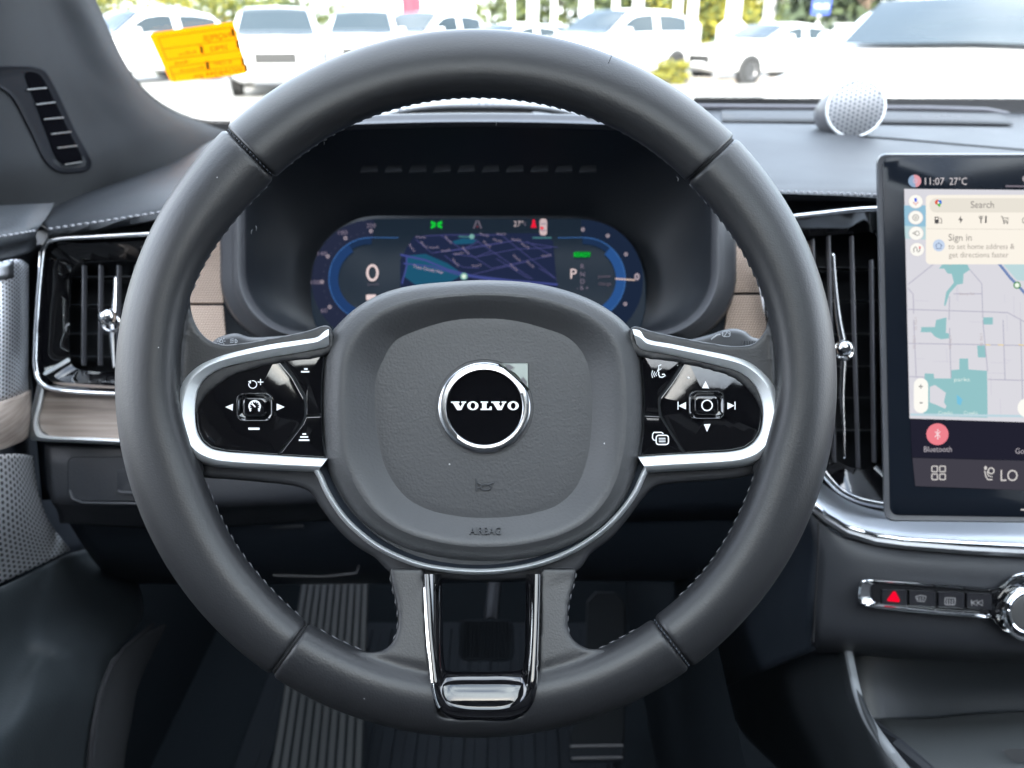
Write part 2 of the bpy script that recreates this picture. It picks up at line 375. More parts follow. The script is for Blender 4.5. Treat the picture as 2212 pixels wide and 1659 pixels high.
# left side with the web that runs into the spoke
webL = [(330, 600), (408, 640), (412, 668), (424, 704), (446, 731), (478, 744), (520, 742), (600, 728), (660, 716), (712, 704), (716, 760), (600, 785), (490, 820), (430, 880), (425, 960), (440, 1020), (405, 1010), (345, 985), (320, 800)]
webR = [(2068 - 8 - x, y + (3 if y < 800 else 0)) for x, y in webL]
webR = [(1745, 610), (1664, 650), (1660, 690), (1648, 722), (1628, 742), (1590, 748), (1540, 742), (1460, 727), (1410, 716), (1364, 706), (1362, 760), (1470, 785), (1590, 820), (1640, 880), (1645, 960), (1625, 1020), (1662, 1012), (1722, 985), (1748, 800)]
B = MB(); B.add(rimseg(A_LL + .12, A_UL - .12, 130)); B.add(prism(webL, -.014, -.0006)); B.build('rim', M_leather, SW, smooth=180, mods=RM)
B = MB(); B.add(rimseg(A_UR - 360 + .12, A_LR - .12, 130)); B.add(prism(webR, -.014, -.0006)); B.build('rim', M_leather, SW, smooth=180, mods=RM)
Bz = lambda pts: [(829.5 + .2222 * a, 1213.5 + .2222 * b) for a, b in pts]
legs = Bz([(60, 60), (60, 150), (85, 260), (120, 400), (137, 520), (135, 620), (115, 720), (75, 800), (0, 860), (-120, 885), (-300, 850), (-300, 1100), (200, 1500), (960, 1600), (1750, 1480), (2300, 1100), (2300, 830), (2100, 850), (1990, 850), (1900, 810), (1820, 740), (1785, 640), (1785, 500), (1810, 330), (1850, 200), (1868, 100), (1860, 60)])
inL = Bz([(1525, 60), (1515, 600), (1500, 1000), (1480, 1250), (1400, 1400), (1000, 1440), (600, 1400), (500, 1250), (450, 1000), (420, 700), (400, 400), (395, 60)])
poly = legs + inL
def hleg(x, y): return -.002 + .011 * min(1, max(0, (y - 1240) / 190))
B = MB(); B.add(rimseg(A_LR + .12, A_LL - .12, 100)); B.add(prism([Vector(p) for p in poly], lambda x, y: hleg(x, y) - .014, hleg, n=420, curve=False))
B.build('rim', M_leather, SW, smooth=180, mods=RM)
# seams: dark cord sunk in the gap, plus a core that closes the joint
for t in (A_UL, A_UR, A_LL, A_LR):
    B = MB(); B.add(loftV([rimsec(t - .35, s=.90), rimsec(t + .35, s=.90)], cap0=True, cap1=True)); B.build('seam', M_seam, SW, smooth=180)
for t in (A_UL, A_LR):           # cord stitches lying in two of the joints
    stitches('seam_thread', [rimpt(t, f, .0155 * math.sqrt(max(0, 1 - (2 * f - 1) ** 2)) * .965) for f in [.04 + .92 * i / 30 for i in range(31)]], M_dark, SW, ln=.0016, gap=.0007, r=.00045, zig=.0004)
B = MB(); B.add(tubeV([rimpt(-67.5, f, .0155 * math.sqrt(max(0, 1 - (2 * f - 1) ** 2)) + .00005) for f in [.87 + .12 * i / 14 for i in range(15)]], .00022, 5)); B.build('seam', M_seam, SW)
# thread along the inner edge
def inner(t0, t1, df=.0, h=-.001): return [rimpt(t0 + (t1 - t0) * i / 120, df, h) for i in range(121)]
for a, b in ((-131, -48), (-43, -12), (16, 47)): stitches('stitching', inner(a, b), M_thread, SW, ln=.0042, gap=.0013, r=.00048, zig=.0003)
for a, b in ((57, 68), (113, 123), (127, 160), (198, 224)): stitches('stitching', inner(a, b), M_thread, SW, ln=.0042, gap=.0013, r=.00048, zig=.0003)
legLp = Bz([(60, 130), (85, 260), (120, 400), (137, 520), (137, 620), (115, 720), (75, 800)]); legRp = Bz([(1862, 110), (1850, 200), (1810, 330), (1785, 500), (1785, 640), (1815, 740)])
for pth in (legLp, legRp):
    stitches('stitching', [W(p.x, p.y, hleg(p.x, p.y) - .0035) for p in cat_rom(pth, False, 60)], M_thread, SW, ln=.0042, gap=.0012, r=.00055, zig=.0003)
for x, y, a in ((1070, 262, .6), (698, 303, .5), (545, 496, -.5), (1462, 382, .7), (553, 488, .2)):      # loose thread ends
    tube('loose_thread', [W(x, y, 0), W(x + 5 * a, y + 5, .0015), W(x + 3 * a, y + 10, .001)], .00022, M_thread, SW, k=5)

# ---- spoke backing (grained plastic behind the silver trim)
Lz = lambda p: (353.3 + .2315 * p[0], 675.9 + .2315 * p[1])
Rz = lambda p: (1336.4 + .2315 * p[0], 675.9 + .2315 * p[1])
back = [Lz(p) for p in [(150, 1150), (195, 1350), (270, 1480), (360, 1530), (600, 1552), (900, 1578), (1200, 1612), (1330, 1650)]] + [(673, 1066), (693, 1096), (715, 1126), (743, 1157), (773, 1182), (812, 1206), (830, 1225), (848, 1240), (880, 1246), (960, 1252), (1043, 1254), (1120, 1252), (1190, 1246), (1240, 1238), (1258, 1222), (1275, 1197), (1318, 1164), (1356, 1120), (1390, 1075), (1415, 1052), (1481, 1042), (1556, 1037), (1618, 1027), (1654, 1004), (1672, 960), (1672, 890), (1600, 800), (1380, 745), (1040, 700), (700, 745), (480, 800), (395, 890)]
plate('spoke_cover', back, [(7, -.024), (1.5, -.017), (0, -.013), (1, -.0100), (5, -.0080), (12, -.0074)], M_plastic, SW, W, n=300, smooth=70)
# ---- satin silver bezels
def bez(nm, f, o, i_, tail):
    O = cat_rom([f(p) for p in o], False, 110); I = cat_rom([f(p) for p in i_], False, 110)
    cs = []
    for q, h in ((-.10, -.0065), (0, -.001), (.05, .0012), (.30, .0032), (.38, .0034), (.92, .0008), (1, -.0002), (1.03, -.004)):
        cs.append([W(*(a.lerp(b, q)).to_2d(), h) for a, b in zip(O, I)])
    loft(nm, cs, M_silver, SW, closed_u=False, smooth=38)
bez('spoke_bezel', Lz, [(1540, 150), (1500, 170), (1440, 222), (1300, 248), (1000, 292), (700, 355), (500, 412), (330, 492), (210, 600), (140, 730), (108, 900), (115, 1050), (150, 1180), (210, 1285), (300, 1360), (420, 1410), (600, 1435), (900, 1452), (1200, 1464), (1440, 1474)],
    [(1545, 300), (1530, 320), (1505, 326), (1300, 365), (1000, 418), (750, 465), (560, 512), (430, 580), (345, 670), (302, 800), (292, 950), (310, 1100), (360, 1200), (440, 1265), (560, 1295), (800, 1315), (1100, 1335), (1300, 1348), (1420, 1354), (1530, 1360)], 0)
bez('spoke_bezel', Rz, [(130, 150), (200, 165), (250, 235), (500, 290), (800, 350), (1050, 400), (1200, 450), (1330, 540), (1430, 650), (1490, 780), (1515, 930), (1500, 1090), (1455, 1220), (1370, 1330), (1240, 1400), (1080, 1430), (800, 1450), (500, 1465), (270, 1480)],
    [(165, 290), (200, 335), (400, 375), (700, 440), (950, 500), (1120, 550), (1230, 630), (1300, 730), (1340, 860), (1345, 1000), (1325, 1110), (1270, 1200), (1180, 1265), (1050, 1295), (800, 1310), (500, 1325), (350, 1335), (270, 1340), (180, 1345)], 0)
# ---- silver U line under the hub
U = [(676, 1000), (683, 1014), (693, 1031), (703, 1055), (723, 1090), (748, 1123), (778, 1152), (815, 1180), (865, 1205), (915, 1222), (978, 1232), (1043, 1235), (1106, 1230), (1156, 1220), (1206, 1203), (1256, 1178), (1306, 1142), (1343, 1104), (1371, 1065), (1388, 1029), (1396, 1012), (1402, 1000)]
uc = [p.to_2d() for p in cat_rom(U, False, 160)]; cs = []
for d, h in ((-7, -.008), (-6, -.0016), (-4, .0006), (0, .0014), (4, .0006), (6, -.0016), (7, -.008)):
    cs.append([W(p.x, p.y, h) for p in offset(uc, d, closed=False)])
loft('lower_trim', cs, M_silver, SW, closed_u=False, smooth=60)
# dark channel between the trim and the hub
ch = offset([p.to_2d() for p in cat_rom(U, False, 160)], 0, closed=False)
cs = [[W(p.x, p.y - 2, -.003) for p in ch], [W(p.x + (1040 - p.x) * .03, p.y - 10, -.0055) for p in ch], [W(p.x + (1040 - p.x) * .09, p.y - 26, -.012) for p in ch]]
loft('hub_channel', cs, M_dark, SW, closed_u=False, smooth=60)
# ---- hub cover
hub = [(707.5, 741), (700.5, 770), (696, 829), (695, 884), (698, 950), (703, 1000), (728, 1056), (778, 1125), (853, 1175), (953, 1204), (1040, 1212), (1106, 1210), (1156, 1202), (1231, 1180), (1306, 1135), (1356, 1070), (1379, 1000), (1389, 940), (1391, 880), (1390, 838), (1381.5, 754), (1368, 720), (1343, 691), (1293, 656), (1231, 630), (1156, 612), (1106, 607), (1043, 605), (978, 608), (878, 619), (818, 637), (768, 666), (733, 698), (713, 722)]
pan = [(828, 777), (815.5, 805), (811, 835), (810.5, 880), (815.5, 942), (835.5, 1017), (878, 1075), (928, 1102), (1003, 1117), (1050, 1119), (1106, 1116), (1156, 1108), (1206, 1090), (1246, 1050), (1268.5, 992), (1278.5, 917), (1278.5, 854), (1266, 777), (1231, 732), (1168.5, 707), (1106, 692), (1050, 688), (978, 692), (903, 713), (853, 737)]
NH = 200
def ang_res(pts, n=NH, c=(1043, 900)):        # resample an outline by angle about the hub centre
    d = cat_rom(pts, True, 900); tab = sorted((math.atan2(p.y - c[1], p.x - c[0]), p) for p in d); o = []; j = 0
    for i in range(n):
        a = -math.pi + 2 * math.pi * i / n
        best = min(range(len(tab)), key=lambda k: abs(tab[k][0] - a)); o.append(tab[best][1].to_2d())
    return [(o[i - 1] + o[i] * 2 + o[(i + 1) % n]) / 4 for i in range(n)]
HO, HP = ang_res(hub), ang_res(pan)
HC = Vector((1043, 900)); cs = []
def hring(q, h, src=None): cs.append([W(*(a.lerp(b, q)), h) for a, b in zip(HP, HO)])
cs.append([W(*(HC.lerp(b, 1.0)), -.024) for b in HO])
for q, h in ((1.0, -.011), (.995, -.0072), (.97, -.0038), (.92, -.0010), (.84, .0016), (.74, .0034), (.67, .0045), (.61, .0046), (.54, .0041), (.44, .0029), (.30, .0006), (.16, -.0018), (.05, -.0036), (0, -.0043)): hring(q, h)
for q, h in ((.993, -.0043), (.975, -.0042), (.95, -.0041), (.9, -.0040), (.8, -.0039), (.6, -.0037), (.4, -.0036), (.2, -.0035)): cs.append([W(*(HC.lerp(a, q)), h) for a in HP])
loft('airbag_cover', cs, M_hub, SW, cap1=True, smooth=24)
PH = -.0036
# embossed horn and AIRBAG
def emboss(name, VF2, h, th, m):
    V2, F2 = VF2; n = len(V2); V = [W(x, y, h + th) for x, y in V2]
    return mk(name, V, F2, m, SW, smooth=0, mods=[('SOLIDIFY', dict(thickness=th * 1.6, offset=0))])
V, Fc, wd = text2d('AIRBAG')
HTB = [(0, -.0043), (.05, -.0036), (.16, -.0018), (.30, .0006), (.44, .0029), (.54, .0041), (.61, .0046), (.67, .0045), (.74, .0034), (.84, .0016), (1, -.009)]
def hub_h(x, y):  # height of the cover at a point of the raised border
    p = Vector((x, y)) - HC; k_ = int(round((math.atan2(p.y, p.x) + math.pi) / (2 * math.pi) * NH)) % NH
    ri, ro = (HP[k_] - HC).length, (HO[k_] - HC).length; q = min(1, max(0, (p.length - ri) / (ro - ri)))
    for (a, ha), (b, hb) in zip(HTB, HTB[1:]):
        if a <= q <= b: return ha + (hb - ha) * (q - a) / (b - a)
    return -.009
k = 26; sx = 68 / (wd * k)
mk('airbag_lettering', [W(1048 + vx * k * sx, 1154.5 - vy * k * .86, hub_h(1048 + vx * k * sx, 1154.5 - vy * k * .86) + .0007) for vx, vy in V], Fc, mat('embossed_plastic', (.032, .034, .038), .5), SW, smooth=0, mods=[('SOLIDIFY', dict(thickness=.0006, offset=0))])
B = MB(); hn = [(1900, 815), (1907, 925)], [(1900, 850), (1945, 872), (1990, 874), (2055, 855)], [(1905, 905), (1945, 893), (1960, 875)]
conv = lambda p: (553 + p[0] / 4, 829.5 + p[1] / 4)
for pth in hn: B.add(tubeV([W(*conv(p), PH + .0002) for p in pth], .00048, 6))
B.add(tubeV([W(*conv((1985 + 45 * math.cos(a), 893 + 25 * math.sin(a))), PH + .0002) for a in [i * .2618 for i in range(24)]], .00048, 6, closed=True))
B.build('horn_symbol', mat('embossed_plastic', ()), SW)
# ---- emblem
M_embl = mat('emblem_silver', (.48, .49, .51), .22, 1)
Ez = lambda p: (906.3 + .1574 * p[0], 752.7 + .1574 * p[1])
cx, cy = Ez((890, 810))
def circ(r, h, n=96, oy=0): return [W(cx + r * math.cos(2 * math.pi * i / n), cy + oy + r * math.sin(2 * math.pi * i / n) * .985, h) for i in range(n)]
loft('emblem_recess', [circ(106, PH + .0002), circ(103, PH - .0004), circ(100, PH - .0018), circ(60, PH - .002)], M_hub, SW, smooth=60)
loft('emblem_ring', [circ(100, PH - .002), circ(100, PH + .0014), circ(98.8, PH + .0019), circ(92, PH + .0024), circ(84, PH + .0025), circ(82, PH + .0020), circ(81, PH - .001)], M_embl, SW, smooth=50)
loft('emblem_disc', [circ(81.8, PH + .0009), circ(60, PH + .0009), circ(30, PH + .0009)], M_piano, SW, cap1=True, smooth=180)
arrow = [Ez(p) for p in [(1085, 203), (1480, 200), (1490, 205), (1494, 575), (1470, 520), (1395, 430), (1300, 335), (1200, 262)]]
plate('emblem_arrow', arrow, [(0, PH - .002), (0, PH + .0018), (1, PH + .0026)], mat('arrow_silver', (.24, .27, .26), .42, 1), SW, W, n=160, curve=False, smooth=30)
G = Gfx(W, PH + .0028); gv = mat('emblem_groove', (.10, .10, .11), .4, .6)
G.line([Ez(p) for p in [(1115, 212), (1235, 224), (1308, 262), (1212, 356)]], .9, gv); G.line([Ez(p) for p in [(1338, 474), (1425, 388), (1480, 466)]], .9, gv)
G.poly([Ez(p) for p in [(1165, 226), (1235, 228), (1296, 262), (1232, 306)]], gv); G.poly([Ez(p) for p in [(1352, 470), (1424, 396), (1474, 466), (1466, 520), (1400, 432)]], gv)
G.build('emblem_facets', SW)
G = Gfx(W, PH + .0016)
def Vl(x0, x1): return [(x0, 728), (x0 + 118, 728), (x0 + 118, 747), (x0 + 98, 747), (x0 + 130, 803), (x0 + 160, 747), (x0 + 140, 747), (x0 + 140, 728), (x1, 728), (x1, 747), (x1 - 18, 747), (x0 + 142, 845), (x0 + 84, 845), (x0 + 24, 747), (x0, 747)]
sil = mat('emblem_letter', (.8, .82, .82), .35, .3)
for x0, x1 in ((432, 640), (985, 1192)): G.poly(Vl(x0, x1), sil, mp_=Ez)
G.poly([(838, 728), (942, 728), (942, 747), (920, 747), (920, 826), (955, 826), (966, 796), (990, 796), (990, 845), (838, 845), (838, 826), (858, 826), (858, 747), (838, 747)], sil, mp_=Ez)
for xc in (732, 1285):
    o, q = [], []
    for i in range(32):
        a = 2 * math.pi * i / 32; o.append(W(*Ez((xc + 77 * math.cos(a), 786 + 61 * math.sin(a))), PH + .0016)); q.append(W(*Ez((xc + 33 * math.cos(a), 786 + 43 * math.sin(a))), PH + .0016))
    G.B.add(loftV([o, q]), G.ink(sil))
G.build('emblem_lettering', SW)
# ---- control pads
HB = -.0022
def pad(f, base, main, upb, lowb, cxy):
    plate('control_pad', [f(p) for p in base], [(3, -.012), (0, HB - .0018), (1, HB - .0012)], M_black, SW, W, n=160, curve=False, smooth=50)
    bs = []
    for nm, pts, dome in (('control_button', main, .0011), ('control_button', upb, .0004), ('control_button', lowb, .0004)):
        pp = [f(p) for p in pts]
        oc = [p.to_2d() for p in straight(pp, True, 220)]; ce_ = sum(oc, Vector((0, 0))) / 220; cs = []
        for ins, h in ((1.0, -.0016), (.3, -.0003), (.9, .0001), (2.0, .0002)): cs.append([W(p.x, p.y, HB + h) for p in offset(oc, ins)])
        base_ = offset(oc, 2.6)
        for k_ in range(13):
            q = k_ / 12 * .97; cs.append([W(p.lerp(ce_, q).x, p.lerp(ce_, q).y, HB + .0002 + dome * (1 - (1 - q) ** 2)) for p in base_])
        loft(nm, cs, M_piano, SW, cap0=True, cap1=True, smooth=50)
    x, y = f(cxy)
    sx, sy = 38, 30
    r0 = [Vector(p) for p in rrect(x - sx, y - sy, x + sx, y + sy, 15, 9)]
    def rr(s, h): return [W(x + (p.x - x) * s, y + (p.y - y) * s, HB + .0011 + h) for p in r0]
    loft('button_well', [rr(1.03, .0002), rr(1.0, .0012), rr(.95, .0015), rr(.90, .0012), rr(.78, .0003), rr(.70, .0002)], M_piano, SW, smooth=60)
    loft('center_button', [rr(.70, .0002), rr(.69, .0013), rr(.64, .0018), rr(.55, .0019)], M_piano, SW, cap1=True, smooth=50)
pad(Lz, [(1510, 318), (1300, 358), (1000, 410), (750, 458), (560, 505), (425, 570), (335, 665), (292, 800), (285, 950), (303, 1105), (355, 1205), (440, 1272), (560, 1302), (800, 1322), (1300, 1355), (1530, 1366), (1480, 1100), (1480, 700)],
    [(1050, 418), (1000, 425), (750, 475), (570, 520), (440, 585), (355, 675), (315, 800), (303, 950), (322, 1095), (370, 1190), (445, 1252), (560, 1282), (800, 1303), (1065, 1322), (1130, 1235), (1285, 1035), (1312, 960), (1315, 860), (1305, 790), (1200, 600)],
    [(1085, 410), (1500, 335), (1478, 560), (1468, 780), (1470, 950), (1330, 958), (1335, 860), (1322, 780), (1218, 592)],
    [(1080, 1325), (1145, 1240), (1300, 1042), (1332, 970), (1470, 965), (1480, 1150), (1505, 1348)], (850, 880))
pad(Rz, [(195, 325), (400, 368), (700, 432), (950, 492), (1125, 545), (1240, 625), (1308, 730), (1348, 860), (1352, 1000), (1332, 1115), (1275, 1207), (1182, 1272), (1050, 1302), (800, 1317), (350, 1342), (180, 1350), (225, 1100), (235, 700)],
    [(640, 432), (700, 445), (950, 505), (1115, 558), (1222, 640), (1288, 740), (1325, 860), (1330, 1000), (1312, 1105), (1260, 1190), (1175, 1252), (1050, 1282), (800, 1297), (625, 1308), (540, 1180), (400, 960), (385, 860), (395, 790), (500, 650)],
    [(205, 342), (615, 428), (480, 650), (378, 785), (366, 860), (380, 955), (238, 945), (238, 720)],
    [(238, 955), (382, 962), (520, 1185), (605, 1310), (205, 1335), (230, 1130)], (820, 860))
# prints on the pads
HT = HB + .0015
G = Gfx(W, HT)
Wt = M_white
def gp(pts, f, dh=0): G.poly(pts, Wt, dh, f)
gp([(575, 878), (648, 848), (645, 912)], Lz); gp([(1130, 878), (1055, 845), (1055, 912)], Lz)
x, y = Lz((843, 1081)); G.line([(x - 12, y), (x + 12, y)], 5, Wt)
x, y = Lz((832, 668)); G.ring(x, y, 9.5, 9, 1.8, Wt, a0=-100, a1=200); x2, y2 = Lz((905, 645)); G.line([(x2 - 6.5, y2), (x2 + 6.5, y2)], 2, Wt); G.line([(x2, y2 - 6.5), (x2, y2 + 6.5)], 2, Wt)
G.poly([Lz(p) for p in ((788, 640), (818, 628), (812, 662))], Wt)
for (a, ww, yy) in ((1328, 8, 523), (1322, 18, 549), (1313, 8, 1131), (1312, 17, 1158), (1312, 23, 1187)):
    x, y = Lz((a, yy)); G.line([(x - ww / 2, y), (x + ww / 2, y)], 3.4, Wt)
x, y = Lz((850, 872)); G.ring(x, y, 13.5, 13.5, 3, Wt, dh=.0018, a0=130, a1=410)
for a in range(150, 400, 30): G.line([(x + 8 * math.cos(R(a)), y + 8 * math.sin(R(a))), (x + 10.5 * math.cos(R(a)), y + 10.5 * math.sin(R(a)))], 1.8, Wt, dh=.0018)
G.line([(x - 6, y - 6), (x + 1.5, y + 1.5)], 3, Wt, dh=.0018)
for s in (-1, 1): G.line([(x + s * 8, y + 10), (x + s * 11, y + 8)], 3.4, Wt, dh=.0018)
# right
G.build('button_symbols', SW); G = Gfx(W, HT)
gp([(810, 635), (845, 705), (778, 702)], Rz); gp([(795, 1040), (858, 1035), (825, 1110)], Rz)
gp([(558, 868), (628, 832), (628, 900)], Rz); gp([(1080, 865), (1015, 835), (1015, 900)], Rz)
for a in (554, 1086): G.line([Rz((a, 828)), Rz((a, 902))], 2.2, Wt)
x, y = Rz((825, 863)); G.ring(x, y, 12.5, 12.5, 2.6, Wt, dh=.0018)
x, y = Rz((652, 603)); G.disc(x, y, 2.4, 2, Wt)
bx = rrect(350, 1142, 465, 1228, 24, 5); G.line([Rz(p) for p in bx + bx[:2]], 2.6, Wt)
G.line([Rz(p) for p in [(345, 1190), (325, 1185), (315, 1165), (318, 1130), (330, 1115), (400, 1115), (418, 1128)]], 2.4, Wt)
for yy in (1170, 1186, 1202): G.line([Rz((375, yy)), Rz((438, yy))], 1.6, Wt)
G.line([Rz(p) for p in [(398, 482), (372, 495), (375, 520), (362, 545), (375, 552), (372, 575), (385, 598), (410, 600), (436, 585), (425, 572), (405, 575)]], 2.4, Wt)
G.line([Rz(p) for p in [(362, 545), (398, 520)]], 1.6, Wt)
for k_, hh in ((350, 18), (332, 26), (313, 34)): G.line([Rz((k_ + 4, 572 - hh)), Rz((k_ - 5, 572)), Rz((k_ + 4, 572 + hh))], 1.5, Wt)
G.build('button_symbols', SW)
# ---- piano black lower spoke insert with an opening
def hI(x, y): return .003 + .0125 * min(1, max(0, (y - 1240) / 240)) - .0045 * max(0, (y - 1505) / 60) ** 2
o = Bz([(385, 120), (398, 400), (420, 700), (448, 1000), (476, 1250), (520, 1400), (590, 1495), (720, 1550), (960, 1570), (1230, 1552), (1370, 1485), (1440, 1400), (1482, 1280), (1502, 1000), (1516, 600), (1528, 120)])
i_ = Bz([(440, 120), (458, 400), (475, 700), (500, 950), (530, 1180), (565, 1300), (630, 1375), (760, 1405), (960, 1415), (1180, 1402), (1310, 1345), (1375, 1270), (1405, 1150), (1425, 900), (1440, 600), (1452, 120)])
w_ = Bz([(560, 120), (565, 400), (570, 700), (580, 950), (590, 1020), (602, 1062), (660, 1074), (800, 1078), (960, 1080), (1130, 1076), (1270, 1068), (1345, 1050), (1352, 1000), (1365, 900), (1372, 600), (1380, 120)])
N_ = 170; O, I, Wc = [[p.to_2d() for p in cat_rom(q, False, N_)] for q in (o, i_, w_)]
cs = []
def ir(f, dh): cs.append([W(p.x, p.y, hI(p.x, p.y) + dh) for p in f])
ir(O, -.012); ir(O, -.0006)
for q, dh in ((.06, .0007), (.25, .0013), (.6, .0015), (.85, .0012), (.97, .0004)): ir([a.lerp(b, q) for a, b in zip(O, I)], dh)
for q, dh in ((.03, .0001), (.12, -.0003), (.3, -.0012), (.5, -.0024), (.75, -.0042), (.93, -.0060), (1, -.0072), (1.03, -.009)): ir([a.lerp(b, q) for a, b in zip(I, Wc)], dh)
cs.append([W(p.x, p.y, hI(p.x, p.y) - .024) for p in Wc])
loft('lower_spoke_insert', cs, M_piano, SW, closed_u=False, smooth=40)
tube('insert_glint', [W(p.x + 1.5, p.y, hI(p.x, p.y) + .0003) for p in O[6:62]], lambda t: .0003 + .0009 * math.sin(math.pi * min(1, t * .55 + .1)), M_chrome, SW, k=10)  # tapered chrome sliver stands in for the glint on the gloss black lip
tube('insert_glint', [W(p.x - 1, p.y, hI(p.x, p.y) - .0003) for p in I[N_ - 58:N_ - 14]], lambda t: .0006 * math.sin(math.pi * (t * .8 + .1)) + .0001, M_chrome, SW, k=8)  # second sliver, the thin reflection on the right side of the insert
# steering column shroud behind the hub
plate('column_shroud', [(880, 760), (1200, 760), (1260, 900), (1240, 1120), (1180, 1210), (900, 1210), (850, 1120), (830, 900)], [(0, -.16), (0, -.03), (10, -.024)], M_dark, SW, W, n=80)
# ================================================================== DASHBOARD
DB = thing('dashboard', P(1106, 500, .75), 'dark grey dashboard with stitched top, beige textile inlays and driftwood strip behind the steering wheel', 'dashboard')
patch('dash_top', [[(1150, 226, 1.14), (1530, 236, 1.13), (1880, 239, 1.12), (2260, 246, 1.12), (2900, 264, 1.120)],
                   [(1150, 262, 1.02), (1530, 264, 1.02), (1880, 268, 1.02), (2260, 276, 1.02), (2900, 294, 1.020)],
                   [(1150, 300, .90), (1530, 300, .90), (1880, 303, .90), (2260, 315, .90), (2900, 333, 0.900)],
                   [(1150, 350, .80), (1600, 352, .80), (1880, 352, .80), (2260, 362, .80), (2900, 380, 0.800)],
                   [(1575, 398, .72), (1600, 400, .72), (1880, 402, .715), (2260, 410, .715), (2900, 428, 0.715)],
                   [(1575, 412, .70), (1640, 414, .70), (1890, 424, .695), (2260, 432, .695), (2900, 450, 0.695)],
                   [(1575, 424, .70), (1640, 426, .70), (1890, 433, .697), (2260, 442, .697), (2900, 460, 0.697)],
                   [(1575, 432, .72), (1640, 433, .72), (1890, 436, .715), (2260, 446, .72), (2900, 464, 0.720)]], M_dash, DB, nu=80, nv=50)
stitches('dash_stitching', [P(x, y, .697) for x, y in [(1640, 411), (1700, 414), (1790, 417), (1900, 421)]], M_thread2, DB, ln=.0045, gap=.0014, r=.0009)
tube('dash_seam', [P(x, y, d) for x, y, d in [(1855, 294, .918), (1950, 301, .905), (2060, 311, .89), (2240, 326, .87)]], .0009, M_seam, DB)
tube('windscreen_rail', [P(x, y, 1.125) for x, y in [(1100, 229), (1500, 230), (1750, 232), (2000, 234), (2130, 238), (2170, 246), (2196, 258), (2212, 264)]], .0042, mat('rail_grey', (.16, .16, .18), .35), DB, flat=1)
patch('speaker_recess', [[(1560, 238, 1.08), (1880, 240, 1.08), (2160, 246, 1.08)], [(1560, 262, 1.015), (1880, 264, 1.015), (2190, 268, 1.02)]], mat('recess_grey', (.028, .03, .034), .6), DB, nu=10, nv=4, thick=.001)
G = Gfx(lambda x, y, h: P(x, y, 1.02 - h), .004)
G.text('Bowers & Wilkins', 2040, 256, 13, mat('faint_letter', (.22, .22, .24), .5), width=108); G.build('speaker_lettering', DB)
# left part of the dash top
patch('dash_top', [[(60, 470, .71), (150, 425, .78), (270, 380, .88), (400, 330, 1.0), (500, 285, 1.15)],
                   [(82, 478, .69), (170, 440, .74), (290, 402, .80), (400, 380, .85), (500, 350, .92)],
                   [(98, 488, .665), (180, 462, .68), (290, 436, .70), (400, 415, .72), (490, 400, .74)],
                   [(103, 500, .655), (180, 485, .657), (290, 470, .66), (400, 450, .66), (480, 438, .66)],
                   [(104, 510, .655), (180, 498, .657), (290, 480, .66), (400, 462, .66), (480, 450, .66)],
                   [(103, 516, .665), (180, 505, .668), (290, 488, .67), (400, 470, .67), (480, 458, .67)]], M_dash, DB, nu=50, nv=40)
stitches('dash_stitching', [P(x, y, .6535) for x, y in [(104, 495), (160, 487), (230, 477), (300, 466), (370, 455)]], M_thread2, DB, ln=.0045, gap=.0014, r=.0010)
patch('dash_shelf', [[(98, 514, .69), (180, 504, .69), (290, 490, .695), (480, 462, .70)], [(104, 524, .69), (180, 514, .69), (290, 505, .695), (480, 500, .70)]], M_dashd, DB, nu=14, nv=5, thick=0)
# gloss black fascia behind vents, filler
patch('fascia', [[(50, 462, .725), (330, 448, .71), (620, 440, .80), (1100, 460, .82), (1560, 440, .80), (1760, 432, .72), (2260, 430, .72), (2900, 448, 0.720)],
                 [(60, 700, .71), (330, 700, .71), (620, 720, .80), (1100, 740, .84), (1560, 720, .80), (1760, 700, .72), (2260, 700, .70), (2900, 718, 0.700)],
                 [(80, 960, .70), (330, 960, .70), (620, 960, .70), (1100, 960, .74), (1560, 960, .72), (1760, 960, .70), (2260, 1000, .68), (2900, 1018, 0.680)],
                 [(90, 1080, .72), (330, 1080, .72), (620, 1100, .73), (1100, 1130, .76), (1560, 1120, .76), (1760, 1110, .72), (2260, 1110, .68), (2900, 1128, 0.680)]], M_dark, DB, nu=40, nv=16)
# hood crest, brightly lit by the windscreen
patch('instrument_hood', [[(780, 252, .83), (900, 214, .83), (1040, 203, .83), (1180, 214, .83), (1300, 252, .83)],
                          [(780, 258, .76), (900, 226, .76), (1040, 216, .76), (1180, 226, .76), (1300, 256, .76)],
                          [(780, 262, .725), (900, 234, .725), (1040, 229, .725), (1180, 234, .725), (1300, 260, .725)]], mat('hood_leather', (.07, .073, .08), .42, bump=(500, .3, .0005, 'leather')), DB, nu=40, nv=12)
stitches('hood_stitching', [P(x, y, .738) for x, y in [(860, 238), (930, 230), (1040, 224.5), (1130, 228), (1200, 235)]], M_thread2, DB, ln=.0056, gap=.0010, r=.0012)
